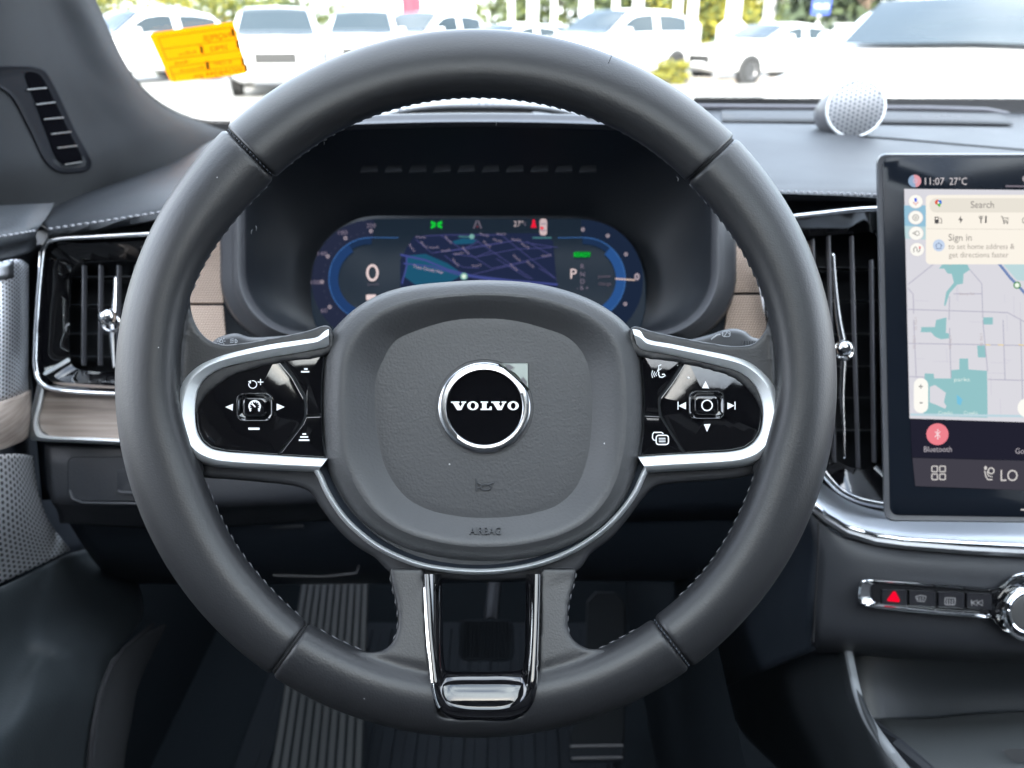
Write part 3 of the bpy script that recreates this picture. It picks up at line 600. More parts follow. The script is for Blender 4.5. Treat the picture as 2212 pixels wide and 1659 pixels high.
# ---- instrument binnacle
def ring4(x0, y0, x1, y1, r, d, arch=0, n=160):
    p = straight(rrect(x0, y0, x1, y1, r, 16), True, n); o = []
    for q in p:
        t = (q.x - (x0 + x1) / 2) / ((x1 - x0) / 2); yy = q.y
        if arch and q.y < (y0 + y1) / 2: yy -= arch * (1 - t * t) * (1 - (q.y - y0) / ((y1 - y0) / 2))
        o.append(P(q.x, yy, d(q.x, yy) if callable(d) else d))
    return o
dd = lambda a: (lambda x, y: a)
rings = [ring4(474, 268, 1592, 748, 150, .70, 24), ring4(476, 268, 1590, 747, 150, .655, 24), ring4(482, 271, 1584, 742, 148, .648, 24), ring4(498, 277, 1568, 735, 145, .646, 22), ring4(503, 280, 1563, 732, 143, .641, 20), ring4(514, 283, 1552, 726, 140, .638, 20), ring4(527, 289, 1540, 720, 136, .642, 18), ring4(531, 293, 1536, 717, 134, .652, 18)]
rings += [ring4(548, 318, 1520, 722, 140, .672, 10), ring4(590, 372, 1476, 730, 140, .70, 4), ring4(640, 430, 1425, 752, 146, .722), ring4(668, 466, 1400, 768, 150, .732)]
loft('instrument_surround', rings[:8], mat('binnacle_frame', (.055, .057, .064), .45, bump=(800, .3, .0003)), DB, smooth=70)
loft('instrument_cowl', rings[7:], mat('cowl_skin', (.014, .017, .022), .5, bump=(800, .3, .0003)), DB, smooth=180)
# grille under the hood
B = MB()
for i in range(10):
    x = 797 + i * 52.5; wd_ = 38
    B.add(loftV([[P(x - wd_ / 2 + 6, 358, .674), P(x + wd_ / 2, 356, .674)], [P(x - wd_ / 2 + 2, 366, .670), P(x + wd_ / 2, 364, .670)], [P(x - wd_ / 2, 372, .664), P(x + wd_ / 2, 370, .664)], [P(x - wd_ / 2, 374, .67), P(x + wd_ / 2, 372, .67)]], closed_u=False))
B.build('demister_grille', mat('grille_grey', (.016, .018, .022), .5), DB)
# ---- textile inlays
for pts, sy, nm in ((([320, 520], [478, 520], [482, 640], [496, 745], [500, 800], [320, 800]), 658, 'textile_inlay'), (([1572, 520], [1760, 520], [1760, 820], [1540, 820], [1560, 745], [1574, 640]), 635, 'textile_inlay')):
    pl = Plane(480, 650, .668, 0, .12)
    up_ = [(x, min(y, sy - 1.5)) for x, y in pts if y < sy + 1]; 
    xs0 = [p[0] for p in pts]
    if nm and sy == 658:
        a = [(320, 520), (478, 520), (484, sy - 2), (320, sy - 2)]; b = [(320, sy + 2), (484, sy + 2), (487, 700), (498, 800), (320, 800)]
    else:
        a = [(1572, 520), (1760, 520), (1760, sy - 2), (1574, sy - 2)]; b = [(1574, sy + 2), (1760, sy + 2), (1760, 820), (1530, 820), (1560, 740)]
    for q in (a, b): plate('textile_inlay', q, [(3, -.006), (0, -.002), (2, 0)], M_fabric, DB, pl, n=120, curve=False, smooth=60)
# ---- driftwood strip with silver edge (left)
PW = Plane(160, 890, .655, 0, .05)
plate('wood_strip', [(97, 824), (420, 846), (420, 955), (110, 943), (88, 928), (84, 900)], [(2, -.004), (0, 0)], M_wood, DB, PW, n=80, curve=False, smooth=30)
tr = [p.to_2d() for p in cat_rom([(86, 820), (82, 845), (74, 880), (67, 905), (66, 930), (72, 946), (90, 950), (180, 954), (420, 966)], False, 90)]
tr2 = [p.to_2d() for p in cat_rom([(97, 824), (96, 850), (90, 880), (84, 905), (85, 922), (95, 937), (115, 942), (200, 945), (420, 956)], False, 90)]
loft('wood_edge_trim', [[PW(a.lerp(b, q).x, a.lerp(b, q).y, h) for a, b in zip(tr, tr2)] for q, h in ((-.3, -.006), (0, .001), (.4, .005), (.8, .0045), (1, .001), (1.02, -.002))], M_silver, DB, closed_u=False, smooth=40)
# lower panel with coin drawer
patch('knee_panel', [[(96, 958, .672), (250, 962, .672), (480, 968, .675), (760, 975, .69)],
                     [(98, 1010, .668), (250, 1012, .668), (480, 1014, .672), (760, 1018, .685)],
                     [(110, 1080, .668), (250, 1084, .668), (480, 1088, .672), (760, 1078, .685)],
                     [(122, 1100, .68), (270, 1108, .68), (480, 1104, .685), (760, 1090, .70)],
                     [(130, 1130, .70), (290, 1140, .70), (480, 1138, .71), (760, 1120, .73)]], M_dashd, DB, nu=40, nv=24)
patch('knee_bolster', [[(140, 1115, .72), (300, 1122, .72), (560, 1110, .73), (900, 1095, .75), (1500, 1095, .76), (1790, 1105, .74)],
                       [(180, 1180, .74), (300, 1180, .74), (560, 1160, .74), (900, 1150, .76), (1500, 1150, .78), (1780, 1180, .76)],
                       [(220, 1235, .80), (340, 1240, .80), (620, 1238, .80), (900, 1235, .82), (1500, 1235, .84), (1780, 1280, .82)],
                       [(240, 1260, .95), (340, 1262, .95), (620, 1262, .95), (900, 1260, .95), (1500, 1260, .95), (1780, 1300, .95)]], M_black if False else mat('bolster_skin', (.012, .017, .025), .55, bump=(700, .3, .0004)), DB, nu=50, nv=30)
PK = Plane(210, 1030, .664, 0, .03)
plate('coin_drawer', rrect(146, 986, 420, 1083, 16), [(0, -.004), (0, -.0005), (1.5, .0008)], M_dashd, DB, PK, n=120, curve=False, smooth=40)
plate('drawer_handle', rrect(254, 1013, 300, 1062, 5), [(0, 0), (0, .0022), (1.5, .003)], M_dashd, DB, PK, n=50, curve=False, smooth=40)
tube('drawer_lip', [PK(x, y, .0015) for x, y in [(150, 1060), (158, 1078), (178, 1086), (300, 1088), (330, 1088)]], .0012, mat('lip_grey', (.05, .052, .058), .4), DB)
tube('drawer_lip', [PK(x, y, .004) for x, y in [(255, 1061), (262, 1064), (300, 1065)]], .0013, mat('lip_grey', ()), DB)
tube('bolster_highlight', [P(x, y, .738) for x, y in [(525, 1141), (560, 1139), (610, 1139), (655, 1137)]], .0022, mat('highlight_grey', (.022, .025, .03), .5), DB)  # paler tube drawn as the faint highlight on the bolster
tube('bolster_highlight', [P(x, y, .795) for x, y in [(590, 1243), (700, 1246), (770, 1238), (778, 1215)]], .0015, mat('lip_grey', ()), DB)  # paler tube drawn as the highlight line along the lower edge
# ---- sweeping metal ledge under the right vent and the screen
patch('metal_ledge', [[(1690, 960, .70), (1760, 1030, .67), (1840, 1085, .655), (1950, 1113, .64), (2260, 1128, .63), (2900, 1146, 0.630)],
                      [(1680, 990, .66), (1745, 1062, .635), (1830, 1125, .62), (1950, 1150, .61), (2260, 1162, .60), (2900, 1180, 0.600)],
                      [(1680, 1000, .655), (1745, 1074, .63), (1830, 1137, .615), (1950, 1163, .605), (2260, 1178, .595), (2900, 1196, 0.595)]], mat('matte_metal', (.62, .66, .72), .5, .85), DB, nu=84, nv=16, smooth=50)
tube('ledge_edge', [P(x, y, d) for x, y, d in [(1680, 1000, .65), (1745, 1076, .626), (1785, 1112, .618), (1830, 1139, .611), (1890, 1156, .606), (1950, 1165, .602), (2090, 1173, .597), (2260, 1181, .592), (2900, 1199, 0.592)]], .0018, M_chrome, DB)
tube('ledge_edge', [P(x, y, d) for x, y, d in [(1690, 1020, .655), (1745, 1088, .63), (1785, 1122, .62), (1830, 1150, .613), (1890, 1168, .608), (1950, 1176, .604), (2090, 1187, .599), (2260, 1196, .594), (2900, 1214, 0.594)]], .0038, mat('dull_silver', (.3, .3, .31), .4, 1), DB)
# ---- centre stack below
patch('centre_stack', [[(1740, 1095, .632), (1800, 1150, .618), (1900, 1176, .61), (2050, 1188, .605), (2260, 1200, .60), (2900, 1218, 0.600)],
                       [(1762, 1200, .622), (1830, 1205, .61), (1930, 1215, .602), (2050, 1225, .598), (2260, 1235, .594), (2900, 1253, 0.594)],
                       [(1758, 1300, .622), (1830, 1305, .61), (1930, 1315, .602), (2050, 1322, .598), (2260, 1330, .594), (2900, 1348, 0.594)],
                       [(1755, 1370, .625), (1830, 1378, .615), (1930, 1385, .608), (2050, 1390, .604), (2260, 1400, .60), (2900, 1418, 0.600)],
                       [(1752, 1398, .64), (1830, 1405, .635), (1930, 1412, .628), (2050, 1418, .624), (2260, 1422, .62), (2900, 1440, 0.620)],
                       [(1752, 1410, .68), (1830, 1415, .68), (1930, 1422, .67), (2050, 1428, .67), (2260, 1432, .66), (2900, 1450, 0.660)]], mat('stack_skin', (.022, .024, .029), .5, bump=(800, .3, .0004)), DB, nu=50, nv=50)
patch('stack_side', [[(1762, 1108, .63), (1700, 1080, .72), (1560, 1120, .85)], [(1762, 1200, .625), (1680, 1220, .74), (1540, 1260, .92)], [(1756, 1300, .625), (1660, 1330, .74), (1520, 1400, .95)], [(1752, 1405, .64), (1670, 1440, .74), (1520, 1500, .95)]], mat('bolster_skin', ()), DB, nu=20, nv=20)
tube('stack_seam', [P(x, y, d) for x, y, d in [(1767, 1130, .619), (1768, 1180, .6175), (1764, 1250, .6175), (1760, 1330, .619), (1757, 1385, .624)]], .0009, M_seam, DB)
# ================================================================== AIR VENTS
LV = thing('air_vent', P(200, 680, .66), 'left dashboard air vent with chrome frame and ball shaped chrome tab', 'air vent', None)
PV = Plane(180, 680, .652, 0, .06)
fr = [(420, 503), (330, 506), (200, 512), (128, 516), (105, 522), (94, 538), (89, 570), (82, 650), (77, 740), (77, 795), (84, 822), (104, 838), (160, 846), (330, 853), (420, 857)]
FRc = [p.to_2d() for p in cat_rom(fr, False, 120)]
tube('vent_frame', [PV(p.x, p.y, .002) for p in FRc], .0021, M_chrome, LV, k=12)
BK = [p.to_2d() for p in cat_rom([(420, 560), (300, 562), (200, 565), (162, 572), (155, 590), (152, 650), (150, 720), (150, 770), (158, 792), (180, 800), (330, 806), (420, 808)], False, 120)]
loft('vent_housing', [[PV(p.x + 3, p.y, 0) for p in FRc], [PV(a.lerp(b, .25).x, a.lerp(b, .25).y, -.008) for a, b in zip(FRc, BK)], [PV(a.lerp(b, .55).x, a.lerp(b, .55).y, -.012) for a, b in zip(FRc, BK)], [PV(p.x, p.y, -.02) for p in BK], [PV(p.x, p.y, -.05) for p in BK]], M_piano, LV, closed_u=False, smooth=25)
plate('vent_back', [(150, 555), (430, 555), (430, 815), (150, 815)], [(0, -.056), (0, -.052)], M_black, LV, PV, n=12, curve=False, smooth=20)
def slat(x0, y0, x1, y1, pl, par, wd_=.0015, dep=.007, mm=None):
    a, b = pl(x0, y0, -.010), pl(x1, y1, -.010); ax = (b - a); mid = (a + b) / 2 + FW * dep / 2
    V, Fc = boxV(mid, wd_, dep, ax.length, RT, FW, ax.normalized()); mk('vent_slat', V, Fc, mm or mat('slat_grey', (.09, .09, .10), .35), par, smooth=20, mods=[('BEVEL', dict(width=.0008, segments=2))])
for x in (177, 213, 252, 290, 326): slat(x + 1, 572, x - 1, 790, PV, LV)
for y in (600, 660, 720, 770):
    V, Fc = boxV(PV(250, y, -.035), .11, .016, .0012); mk('vent_blade', V, Fc, M_dark, LV, smooth=20)
def lever(pts, wds, pl, par, h0=.004):
    L_, R_, T = [], [], []
    c = cat_rom([(a, b) for a, b in pts], False, 40); ww = cat_rom([(k_, w_) for k_, w_ in enumerate(wds)], False, 40)
    cs = [[], [], [], []]
    for p, w_ in zip(c, ww):
        cs[0].append(pl(p.x - w_.y, p.y, h0 - .002)); cs[1].append(pl(p.x - w_.y * .5, p.y, h0 + .001)); cs[2].append(pl(p.x + w_.y * .5, p.y, h0 + .001)); cs[3].append(pl(p.x + w_.y, p.y, h0 - .002))
    loft('vent_lever', cs, M_chrome, par, closed_u=False, smooth=60, mods=[('SOLIDIFY', dict(thickness=.0015))])
def ball(nm, x, y, r, pl, par, h, m, sq=1):
    ce = pl(x, y, h); cs = []
    for i in range(1, 16):
        a = math.pi * i / 16; cs.append([ce + FW * (-math.cos(a) * r * sq) + (RT * math.cos(b) + UP * math.sin(b)) * (math.sin(a) * r) for b in [2 * math.pi * q / 24 for q in range(24)]])
    loft(nm, cs, m, par, cap0=True, cap1=True, smooth=180)
lever([(249, 598), (247, 650), (244, 700)], [3.5, 5, 9], PV, LV); lever([(242, 700), (243, 740), (246, 795)], [9, 6, 3.5], PV, LV)
ball('vent_knob', 232, 685, .0072, PV, LV, .014, M_chrome); 
tube('knob_ring', [PV(240 + 18 * math.cos(a), 697 + 18 * math.sin(a), .006) for a in [i * .35 for i in range(18)]], .0014, M_chrome, LV, closed=True)
plate('vent_accent', [(92, 806), (148, 772), (153, 780), (97, 812)], [(0, -.004), (0, .0005), (.5, .001)], M_silver, LV, PV, n=30, curve=False, smooth=20)
RV = thing('air_vent', P(1820, 760, .66), 'right dashboard air vent beside the large touch screen, tall chrome lever down its middle', 'air vent', None)
PR = Plane(1820, 760, .640, 0, .04)
tube('vent_frame', [PR(x, y, .002) for x, y in [(1640, 478), (1720, 468), (1800, 459), (1860, 453), (1930, 450)]], .0022, M_chrome, RV, k=12)
tube('vent_frame', [PR(p.x, p.y, .002) for p in cat_rom([(1740, 960), (1770, 1008), (1790, 1035), (1815, 1060), (1850, 1078), (1890, 1088), (1940, 1094)], False, 40)], .0028, M_chrome, RV, k=12)
A1 = [p.to_2d() for p in cat_rom([(1640, 480), (1720, 470), (1860, 456), (1940, 452), (1945, 800), (1940, 1092), (1890, 1086), (1850, 1076), (1815, 1056), (1790, 1030), (1740, 955), (1680, 800)], True, 120)]
A2 = [p.to_2d() for p in cat_rom([(1700, 520), (1740, 512), (1840, 505), (1890, 505), (1895, 800), (1890, 1010), (1870, 1014), (1840, 1010), (1815, 1000), (1795, 985), (1760, 930), (1720, 800)], True, 120)]
loft('vent_housing', [[PR(p.x, p.y, 0) for p in A1], [PR(a.lerp(b, .5).x, a.lerp(b, .5).y, -.008) for a, b in zip(A1, A2)], [PR(p.x, p.y, -.016) for p in A2], [PR(p.x, p.y, -.05) for p in A2]], M_piano, RV, smooth=25)
plate('vent_back', [(1690, 480), (1945, 480), (1945, 1060), (1690, 1060)], [(0, -.054), (0, -.050)], M_black, RV, PR, n=12, curve=False, smooth=20)
for a, b in (((1758, 515), (1778, 980)), ((1793, 508), (1806, 1000)), ((1843, 508), (1858, 1012)), ((1886, 560), (1892, 1000))): slat(*a, *b, PR, RV)
for y in (580, 650, 720, 790, 860, 930):
    V, Fc = boxV(PR(1800, y, -.035), .07, .016, .0012); mk('vent_blade', V, Fc, mat('blade_grey', (.02, .022, .026), .4), RV, smooth=20)
lever([(1800, 548), (1804, 620), (1811, 690), (1820, 740)], [4, 6, 8, 10], PR, RV); lever([(1822, 770), (1819, 850), (1822, 920), (1824, 990)], [8, 6, 5, 3], PR, RV)
ball('vent_knob', 1824, 752, .0066, PR, RV, .014, M_chrome); 
tube('knob_ring', [PR(1823 + 19 * math.cos(a), 757 + 20 * math.sin(a), .006) for a in [i * .35 for i in range(18)]], .0013, M_chrome, RV, closed=True)
# ================================================================== INSTRUMENT DISPLAY
PD = Plane(1033, 600, .712, 0, .10)
ID = thing('instrument_display', PD(1033, 700), 'oval digital instrument display behind the wheel showing a street map and zero speed', 'instrument display')
st = rrect(672, 472, 1395, 800, 150, 14)
plate('display_glass', st, [(0, -.006), (0, -.001), (2, 0)], mat('display_black', (.004, .006, .009), .3, spec=.08, emit=lin((33, 46, 60)), es=.7 * 2 ** -EXP), ID, PD, n=200, curve=False, smooth=40)
G = Gfx(PD, .0012); Cz = lambda p: (660.5 + .3403 * p[0], 453.1 + .3403 * p[1])
def g(nm, rgb, s=1): return glow('glow_' + nm, rgb, s)
def zr(cx_, cy_, rx, ry, wd_, m, **k):
    x, y = Cz((cx_, cy_)); G.ring(x, y, rx * .3403, ry * .3403, wd_ * .3403, m, n=48, **k)
zr(420, 450, 382, 385, 130, g('band', (38, 44, 66)), a0=110, a1=272, dh=-.0004)
zr(1760, 450, 382, 385, 125, g('bandr', (28, 40, 62)), a0=-92, a1=70, dh=-.0004)
zr(410, 440, 262, 262, 58, g('blue', (34, 62, 108)), a0=100, a1=238); zr(410, 440, 262, 262, 40, g('bluedim', (30, 50, 82)), a0=238, a1=272); zr(410, 440, 266, 266, 7, g('bluel', (60, 105, 165)), a0=100, a1=270)
zr(1765, 440, 262, 262, 58, g('blue2', (42, 82, 140)), a0=-50, a1=75); zr(1765, 440, 262, 262, 40, g('bluedim', ()), a0=-92, a1=-50); zr(1765, 440, 266, 266, 7, g('bluel', ()), a0=-90, a1=60)
G.line([Cz((410, 176)), Cz((590, 178))], 1.6, g('bluel', ())); G.line([Cz((1600, 178)), Cz((1770, 176))], 1.6, g('bluel', ()))
mp1 = g('map', (33, 42, 70)); G.poly([Cz(p) for p in [(690, 165), (900, 150), (1500, 150), (1570, 200), (1590, 430), (1600, 600), (600, 600), (600, 320), (640, 240)]], mp1, -.0005)
G.poly([Cz(p) for p in [(650, 290), (760, 280), (900, 340), (1000, 410), (900, 470), (700, 480), (620, 420)]], g('teal', (30, 84, 112)), -.0003)
G.poly([Cz(p) for p in [(930, 200), (1000, 180), (1090, 190), (1060, 215), (950, 220)]], g('teal', ()), -.0003)
rl = g('road', (72, 74, 124)); rb = g('river', (66, 76, 140))
for p in ([(700, 190), (800, 275), (1330, 195)], [(860, 165), (1180, 372)], [(1060, 180), (1440, 440)], [(820, 270), (1020, 250), (1300, 200)], [(940, 335), (1000, 365), (1100, 370)], [(1180, 372), (1560, 290)], [(1080, 300), (1330, 250), (1560, 240)], [(1240, 160), (1580, 430)], [(1340, 200), (1600, 240)], [(880, 290), (940, 335)], [(1060, 410), (1400, 330)], [(1210, 310), (1420, 440)], [(930, 280), (1080, 300), (1180, 260)], [(760, 165), (880, 160), (1240, 160)], [(1000, 250), (1100, 200)], [(1400, 200), (1560, 290)], [(1480, 370), (1590, 440)]): G.line([Cz(q) for q in p], 1.4, rl, -.0002)
G.line([Cz(q) for q in [(600, 285), (760, 320), (900, 380), (1060, 420), (1300, 450), (1600, 475)]], 4.5, rb, 0); G.line([Cz(q) for q in [(620, 340), (800, 360), (960, 410), (1200, 450), (1500, 490)]], 3, rb, .0001)
G.line([Cz(q) for q in [(640, 290), (640, 360), (610, 470)]], 3.5, rb, 0)
lb_ = g('label', (150, 138, 160))
for x, y, r_ in ((730, 175, 0), (745, 222, 45), (815, 240, -5), (668, 240, 55), (890, 260, -10), (900, 190, 45), (970, 280, -10), (1010, 258, 45), (945, 333, 50), (1085, 355, -8), (1130, 160, 15), (1145, 218, 40), (1215, 196, 15), (1335, 192, 5), (1388, 228, 30), (1335, 305, 40), (1420, 345, 40), (1315, 365, 40), (1530, 292, -10), (1240, 155, 0)):
    x, y = Cz((x, y)); G.text('Wood St', x, y + 2, 7.5, lb_, .0003, rot=r_, width=21)
x, y = Cz((775, 378)); G.text('Trans Canada Hwy', x, y + 3, 9.5, g('label2', (190, 165, 190)), .0004, rot=12, width=66)
x, y = Cz((1004, 423)); G.disc(x, y, 8, 8, g('poi', (120, 170, 165)), .0005); G.disc(x, y, 4.5, 4.5, g('poi2', (225, 245, 225)), .0006)
x, y = Cz((1054, 170)); G.disc(x, y, 5.5, 5.5, g('poi', ()), .0005); G.line([Cz((970, 170)), Cz((1040, 172))], 3, g('poi3', (70, 120, 125)), .0004); G.line([Cz((1440, 178)), Cz((1560, 178))], 3.4, g('poi3', ()), .0004)
num = g('number', (128, 118, 136)); wh = g('white', (236, 214, 214)); dm = g('dimwhite', (180, 165, 175))
for s_, x, y in (('200', 415, 100), ('180', 235, 145), ('140', 105, 278), ('100', 62, 460), ('60', 115, 640)):
    x, y = Cz((x, y)); G.text(s_, x, y + 4.5, 13, num, .0003, width=20 if len(s_) > 2 else 14)
for x, y in ((414, 135), (252, 180), (140, 296), (103, 458), (152, 617), (1759, 125), (1917, 165), (2032, 283), (2028, 598)):
    x, y = Cz((x, y)); G.ring(x, y, 4, 4, 2, dm, .0003)
for a in range(118, 268, 8): G.disc(*Cz((410 + 300 * math.cos(R(a)), 445 + 300 * math.sin(R(a)))), 1.2, 1.2, g('tick', (70, 74, 96)), .0002)
x, y = Cz((423, 400)); G.ring(x, y, 13.5, 18.5, 5.2, wh, .0003); x, y = Cz((430, 475)); G.text('km/h', x, y + 3, 11, g('unit', (92, 88, 102)), .0003, width=24)
x, y = Cz((415, 556)); G.poly(rrect(x - 11, y - 6, x + 11, y + 6, 3), wh, .0003)
gr = g('green', (20, 205, 60)); x, y = Cz((830, 95))
for s in (-1, 1):
    G.poly([(x, y - 1), (x + s * 11, y - 9), (x + s * 12.5, y - 3), (x + s * 9, y)], gr, .0003); G.poly([(x, y + 1), (x + s * 9, y + 1), (x + s * 12.5, y + 4), (x + s * 11, y + 9)], gr, .0003); G.line([(x + s * 4, y - 6), (x + s * 4, y + 6)], 2, gr, .0004)
x, y = Cz((1090, 92)); lg = g('lane', (104, 98, 112)); G.line([(x - 8, y + 9), (x - 1.5, y - 8)], 3.4, lg); G.line([(x + 8, y + 9), (x + 1.5, y - 8)], 3.4, lg); G.disc(x, y + 5, 2, 2, g('lanered', (120, 50, 60)))
x, y = Cz((1350, 88)); G.text('27°', x, y + 6, 17, g('temp', (200, 185, 190)), .0003, width=21); x, y = Cz((1392, 90)); G.text('C', x, y + 3, 9, num, .0003)
x, y = Cz((1447, 90)); rd = g('red', (240, 30, 60)); G.disc(x, y - 6, 3.2, 3.4, rd); G.poly([(x - 3, y - 3), (x + 3, y - 3), (x + 6, y + 8), (x - 6, y + 8)], rd)
x, y = Cz((1508, 110)); G.poly(rrect(x - 8, y - 18, x + 8, y + 18, 6), g('caricon', (205, 182, 184)), .0003); G.disc(x - 3, y + 2, 4, 3, rd, .0006); G.line([(x - 6, y - 7), (x + 6, y - 7)], 2, num, .0005); G.line([(x - 6, y + 7), (x + 6, y + 7)], 2, num, .0005)
x, y = Cz((1755, 284)); G.text('READY', x, y + 5.5, 15, gr, .0004, width=36); G.poly(rrect(x - 18, y - 6, x + 18, y + 6, 4), g('greendim', (14, 120, 45)), .0002)
x, y = Cz((1700, 405)); G.text('P', x, y + 11, 31, wh, .0003)
for s_, yy in (('R', 360), ('N', 410), ('D', 455)): x, y = Cz((1757, yy)); G.text(s_, x, y + 5, 15, num, .0003)
x, y = Cz((1757, 497)); G.text('- B +', x, y + 4, 12, num, .0003, width=26)
for s_, yy in (('power', 420), ('charge', 468)): x, y = Cz((1898, yy)); G.text(s_, x, y + 4, 11, g('unit2', (104, 92, 106)), .0003, width=28)
G.line([Cz((1965, 438)), Cz((2090, 446))], 3, g('needle', (215, 190, 180)), .0006); x, y = Cz((2103, 425)); G.ring(x, y, 5.5, 7.5, 3.4, dm, .0005)
G.build('display_graphics', ID)
# ================================================================== CENTRE SCREEN
PS = Plane(1920, 720, .590, -.12, .05)
CS = thing('touch_screen', PS(2060, 1110, -.02), 'large upright touch screen showing a pale map, a search card and a pink round icon', 'touch screen')
body = rrect(1900, 331, 2420, 1126, 22, 8); body = [(x + (y - 720) * .0215, y + (x - 1900) * .012 * ((y - 330) / 790)) for x, y in body]
face = rrect(1914, 338, 2420, 1113, 18, 8); face = [(x + (y - 720) * .0215, y + (x - 1900) * .014 * ((y - 330) / 790)) for x, y in face]
plate('screen_housing', body, [(8, -.022), (2, -.016), (0, -.006), (1, -.002), (3.5, -.0004), (5, -.0006)], mat('screen_rim', (.07, .072, .08), .35), CS, PS, n=260, curve=False, smooth=60)
plate('screen_glass', face, [(0, -.004), (.5, 0), (1.5, .0003)], mat('screen_glass', (.006, .008, .011), .12, spec=.25, emit=lin((20, 28, 44)), es=.25 * 2 ** -EXP), CS, PS, n=260, curve=False, smooth=40)
G = Gfx(PS, .0009)
def q5(p): return (1889.3 + .2314 * p[0], 307.2 + .2314 * p[1])
def q6(p): return (1827.8 + .2779 * p[0], 691.2 + .2779 * p[1])
mbg = g('mapbg', (220, 219, 226)); G.poly([(1953, 408), (2400, 412), (2400, 918), (1965, 904)], mbg)
G.poly([q5(p) for p in [(275, 590), (500, 590), (500, 790), (280, 780)]], g('water', (150, 195, 218)), .0001); G.poly([q5(p) for p in [(280, 780), (500, 790), (500, 910), (285, 900)]], g('mint', (190, 218, 222)), .0001)
pk = g('park', (148, 196, 200))
G.poly([q5(p) for p in [(600, 1180), (640, 1130), (860, 1130), (890, 1190), (830, 1230), (825, 1320), (770, 1330), (700, 1410), (660, 1530), (648, 1520), (668, 1400), (740, 1310), (720, 1230), (680, 1225), (650, 1180)]], pk, .0001)
G.poly([q6(p) for p in [(700, 0), (780, -20), (775, 100), (800, 105), (800, 142), (740, 150), (690, 130), (660, 95), (580, 95), (585, 55), (690, 55)]], pk, .0001)
G.poly([q6(p) for p in [(1065, -20), (1140, -20), (1140, 35), (1065, 35)]], pk, .0001); G.poly([q6(p) for p in [(1018, 198), (1080, 198), (1086, 292), (1025, 290)]], pk, .0001)
G.poly([q6(p) for p in [(610, 415), (680, 418), (685, 455), (815, 455), (815, 390), (880, 385), (880, 300), (948, 300), (950, 385), (1095, 395), (1100, 760), (600, 745), (610, 600)]], pk, .0001)
G.poly([q6(p) for p in [(650, 520), (690, 505), (775, 565), (760, 640), (780, 670), (770, 690), (700, 660), (650, 640)]], mbg, .0002)
G.poly([q6(p) for p in [(860, 580), (885, 600), (905, 620), (890, 665), (862, 650)]], g('pond', (120, 195, 225)), .0002)
G.poly([q5(p) for p in [(1190, 1130), (1500, 1130), (1500, 1300), (1330, 1290)]], g('mint', ()), .0001)
thin = g('thinroad', (205, 202, 216)); big = g('bigroad', (184, 182, 198)); rnd = random.Random(3)
for i in range(34):
    x = rnd.uniform(1965, 2300); y = rnd.uniform(590, 890); ln_ = rnd.uniform(15, 55)
    G.line([(x, y), (x + (ln_ if i % 2 else 1), y + (1 if i % 2 else ln_))], .9, thin, .00005)
for p in ([(310, 1330), (560, 1130)], [(890, 1190), (1000, 1320), (1010, 1640)], [(300, 1560), (1240, 1590), (1500, 1730)], [(310, 1360), (360, 1420), (365, 1600)], [(735, 1415), (1000, 1415)], [(700, 1440), (695, 1659)]): G.line([q5(q) for q in p], 2, big, .00015)
for p in ([(525, 0), (545, 450)], [(803, 60), (815, 450)], [(1062, 0), (1100, 400)], [(1220, 0), (1235, 470)], [(1355, 0), (1375, 750)], [(485, 182), (1080, 192), (1420, 200)], [(490, 440), (610, 445)], [(1100, 462), (1400, 470)]): G.line([q6(q) for q in p], 2, big, .00015)
for a, b in ((1085, 1120), (1180, 1225), (1340, 1380)): G.line([q6((a, 192)), q6((b, 196))], 2.4, g('amber', (238, 214, 158)), .0002)
G.line([q6((500, 735)), q6((1400, 748))], 5, g('strip', (190, 215, 225)), .00018)
rbl = g('route', (118, 140, 186)); G.line([q5(q) for q in [(1150, 1120), (1270, 1270), (1340, 1340), (1500, 1520)]], 6, rbl, .0003); x, y = q5((1330, 1335)); G.disc(x, y, 8, 8, g('staredge', (90, 150, 100)), .0004); G.disc(x, y, 5, 5, g('starw', (245, 255, 240)), .0005)
x, y = q6((900, 466)); G.text('parks', x, y + 3, 12, g('parklabel', (225, 240, 235)), .0004, width=34)
for xx in (772, 968): x, y = q6((xx, 724)); G.text('Creeks', x, y + 3, 11, g('parklabel', ()), .0004, width=30)
gl = g('streetlabel', (190, 178, 180))
for x, y in ((1972, 740), (2050, 740), (2117, 735), (2050, 560), (1975, 700)): G.text('170 St', x, y, 8, gl, .0003, rot=88, width=28)
x, y = q5((860, 1418)); G.text('Stony Rd', x, y + 2, 8, gl, .0003, width=32)
crm = g('card', (252, 245, 233)); G.poly([(a, b) for a, b in rrect(2000, 421, 2392, 571, 9, 6)], crm, .0005)
G.poly(rrect(2008, 428, 2382, 459, 14, 6), g('pill', (234, 228, 216)), .0006); G.line([(2002, 494), (2390, 497)], 1, g('divider', (214, 208, 198)), .0006)
tx = g('cardtext', (132, 126, 124)); tx2 = g('cardtext2', (168, 160, 154)); ik = g('icon', (84, 82, 84))
G.text('Search', 2122, 449, 21, tx, .0008, width=50); G.text('Sign in', 2074, 520, 21, tx, .0008, width=50); G.text('to set home address &', 2120, 538, 17, tx2, .0008, width=143); G.text('get directions faster', 2114, 556, 17, tx2, .0008, width=129)
x, y = 2027, 440
G.disc(x - 2, y - 3, 5.5, 5.5, g('pinr', (225, 90, 70)), .0008); G.disc(x + 3, y - 3, 4.5, 5, g('pinb', (60, 120, 220)), .0009); G.poly([(x - 4, y + 1), (x + 6, y - 1), (x + 3, y + 8)], g('ping', (70, 180, 60)), .001); G.disc(x, y - 2, 2.4, 2.4, crm, .0012)
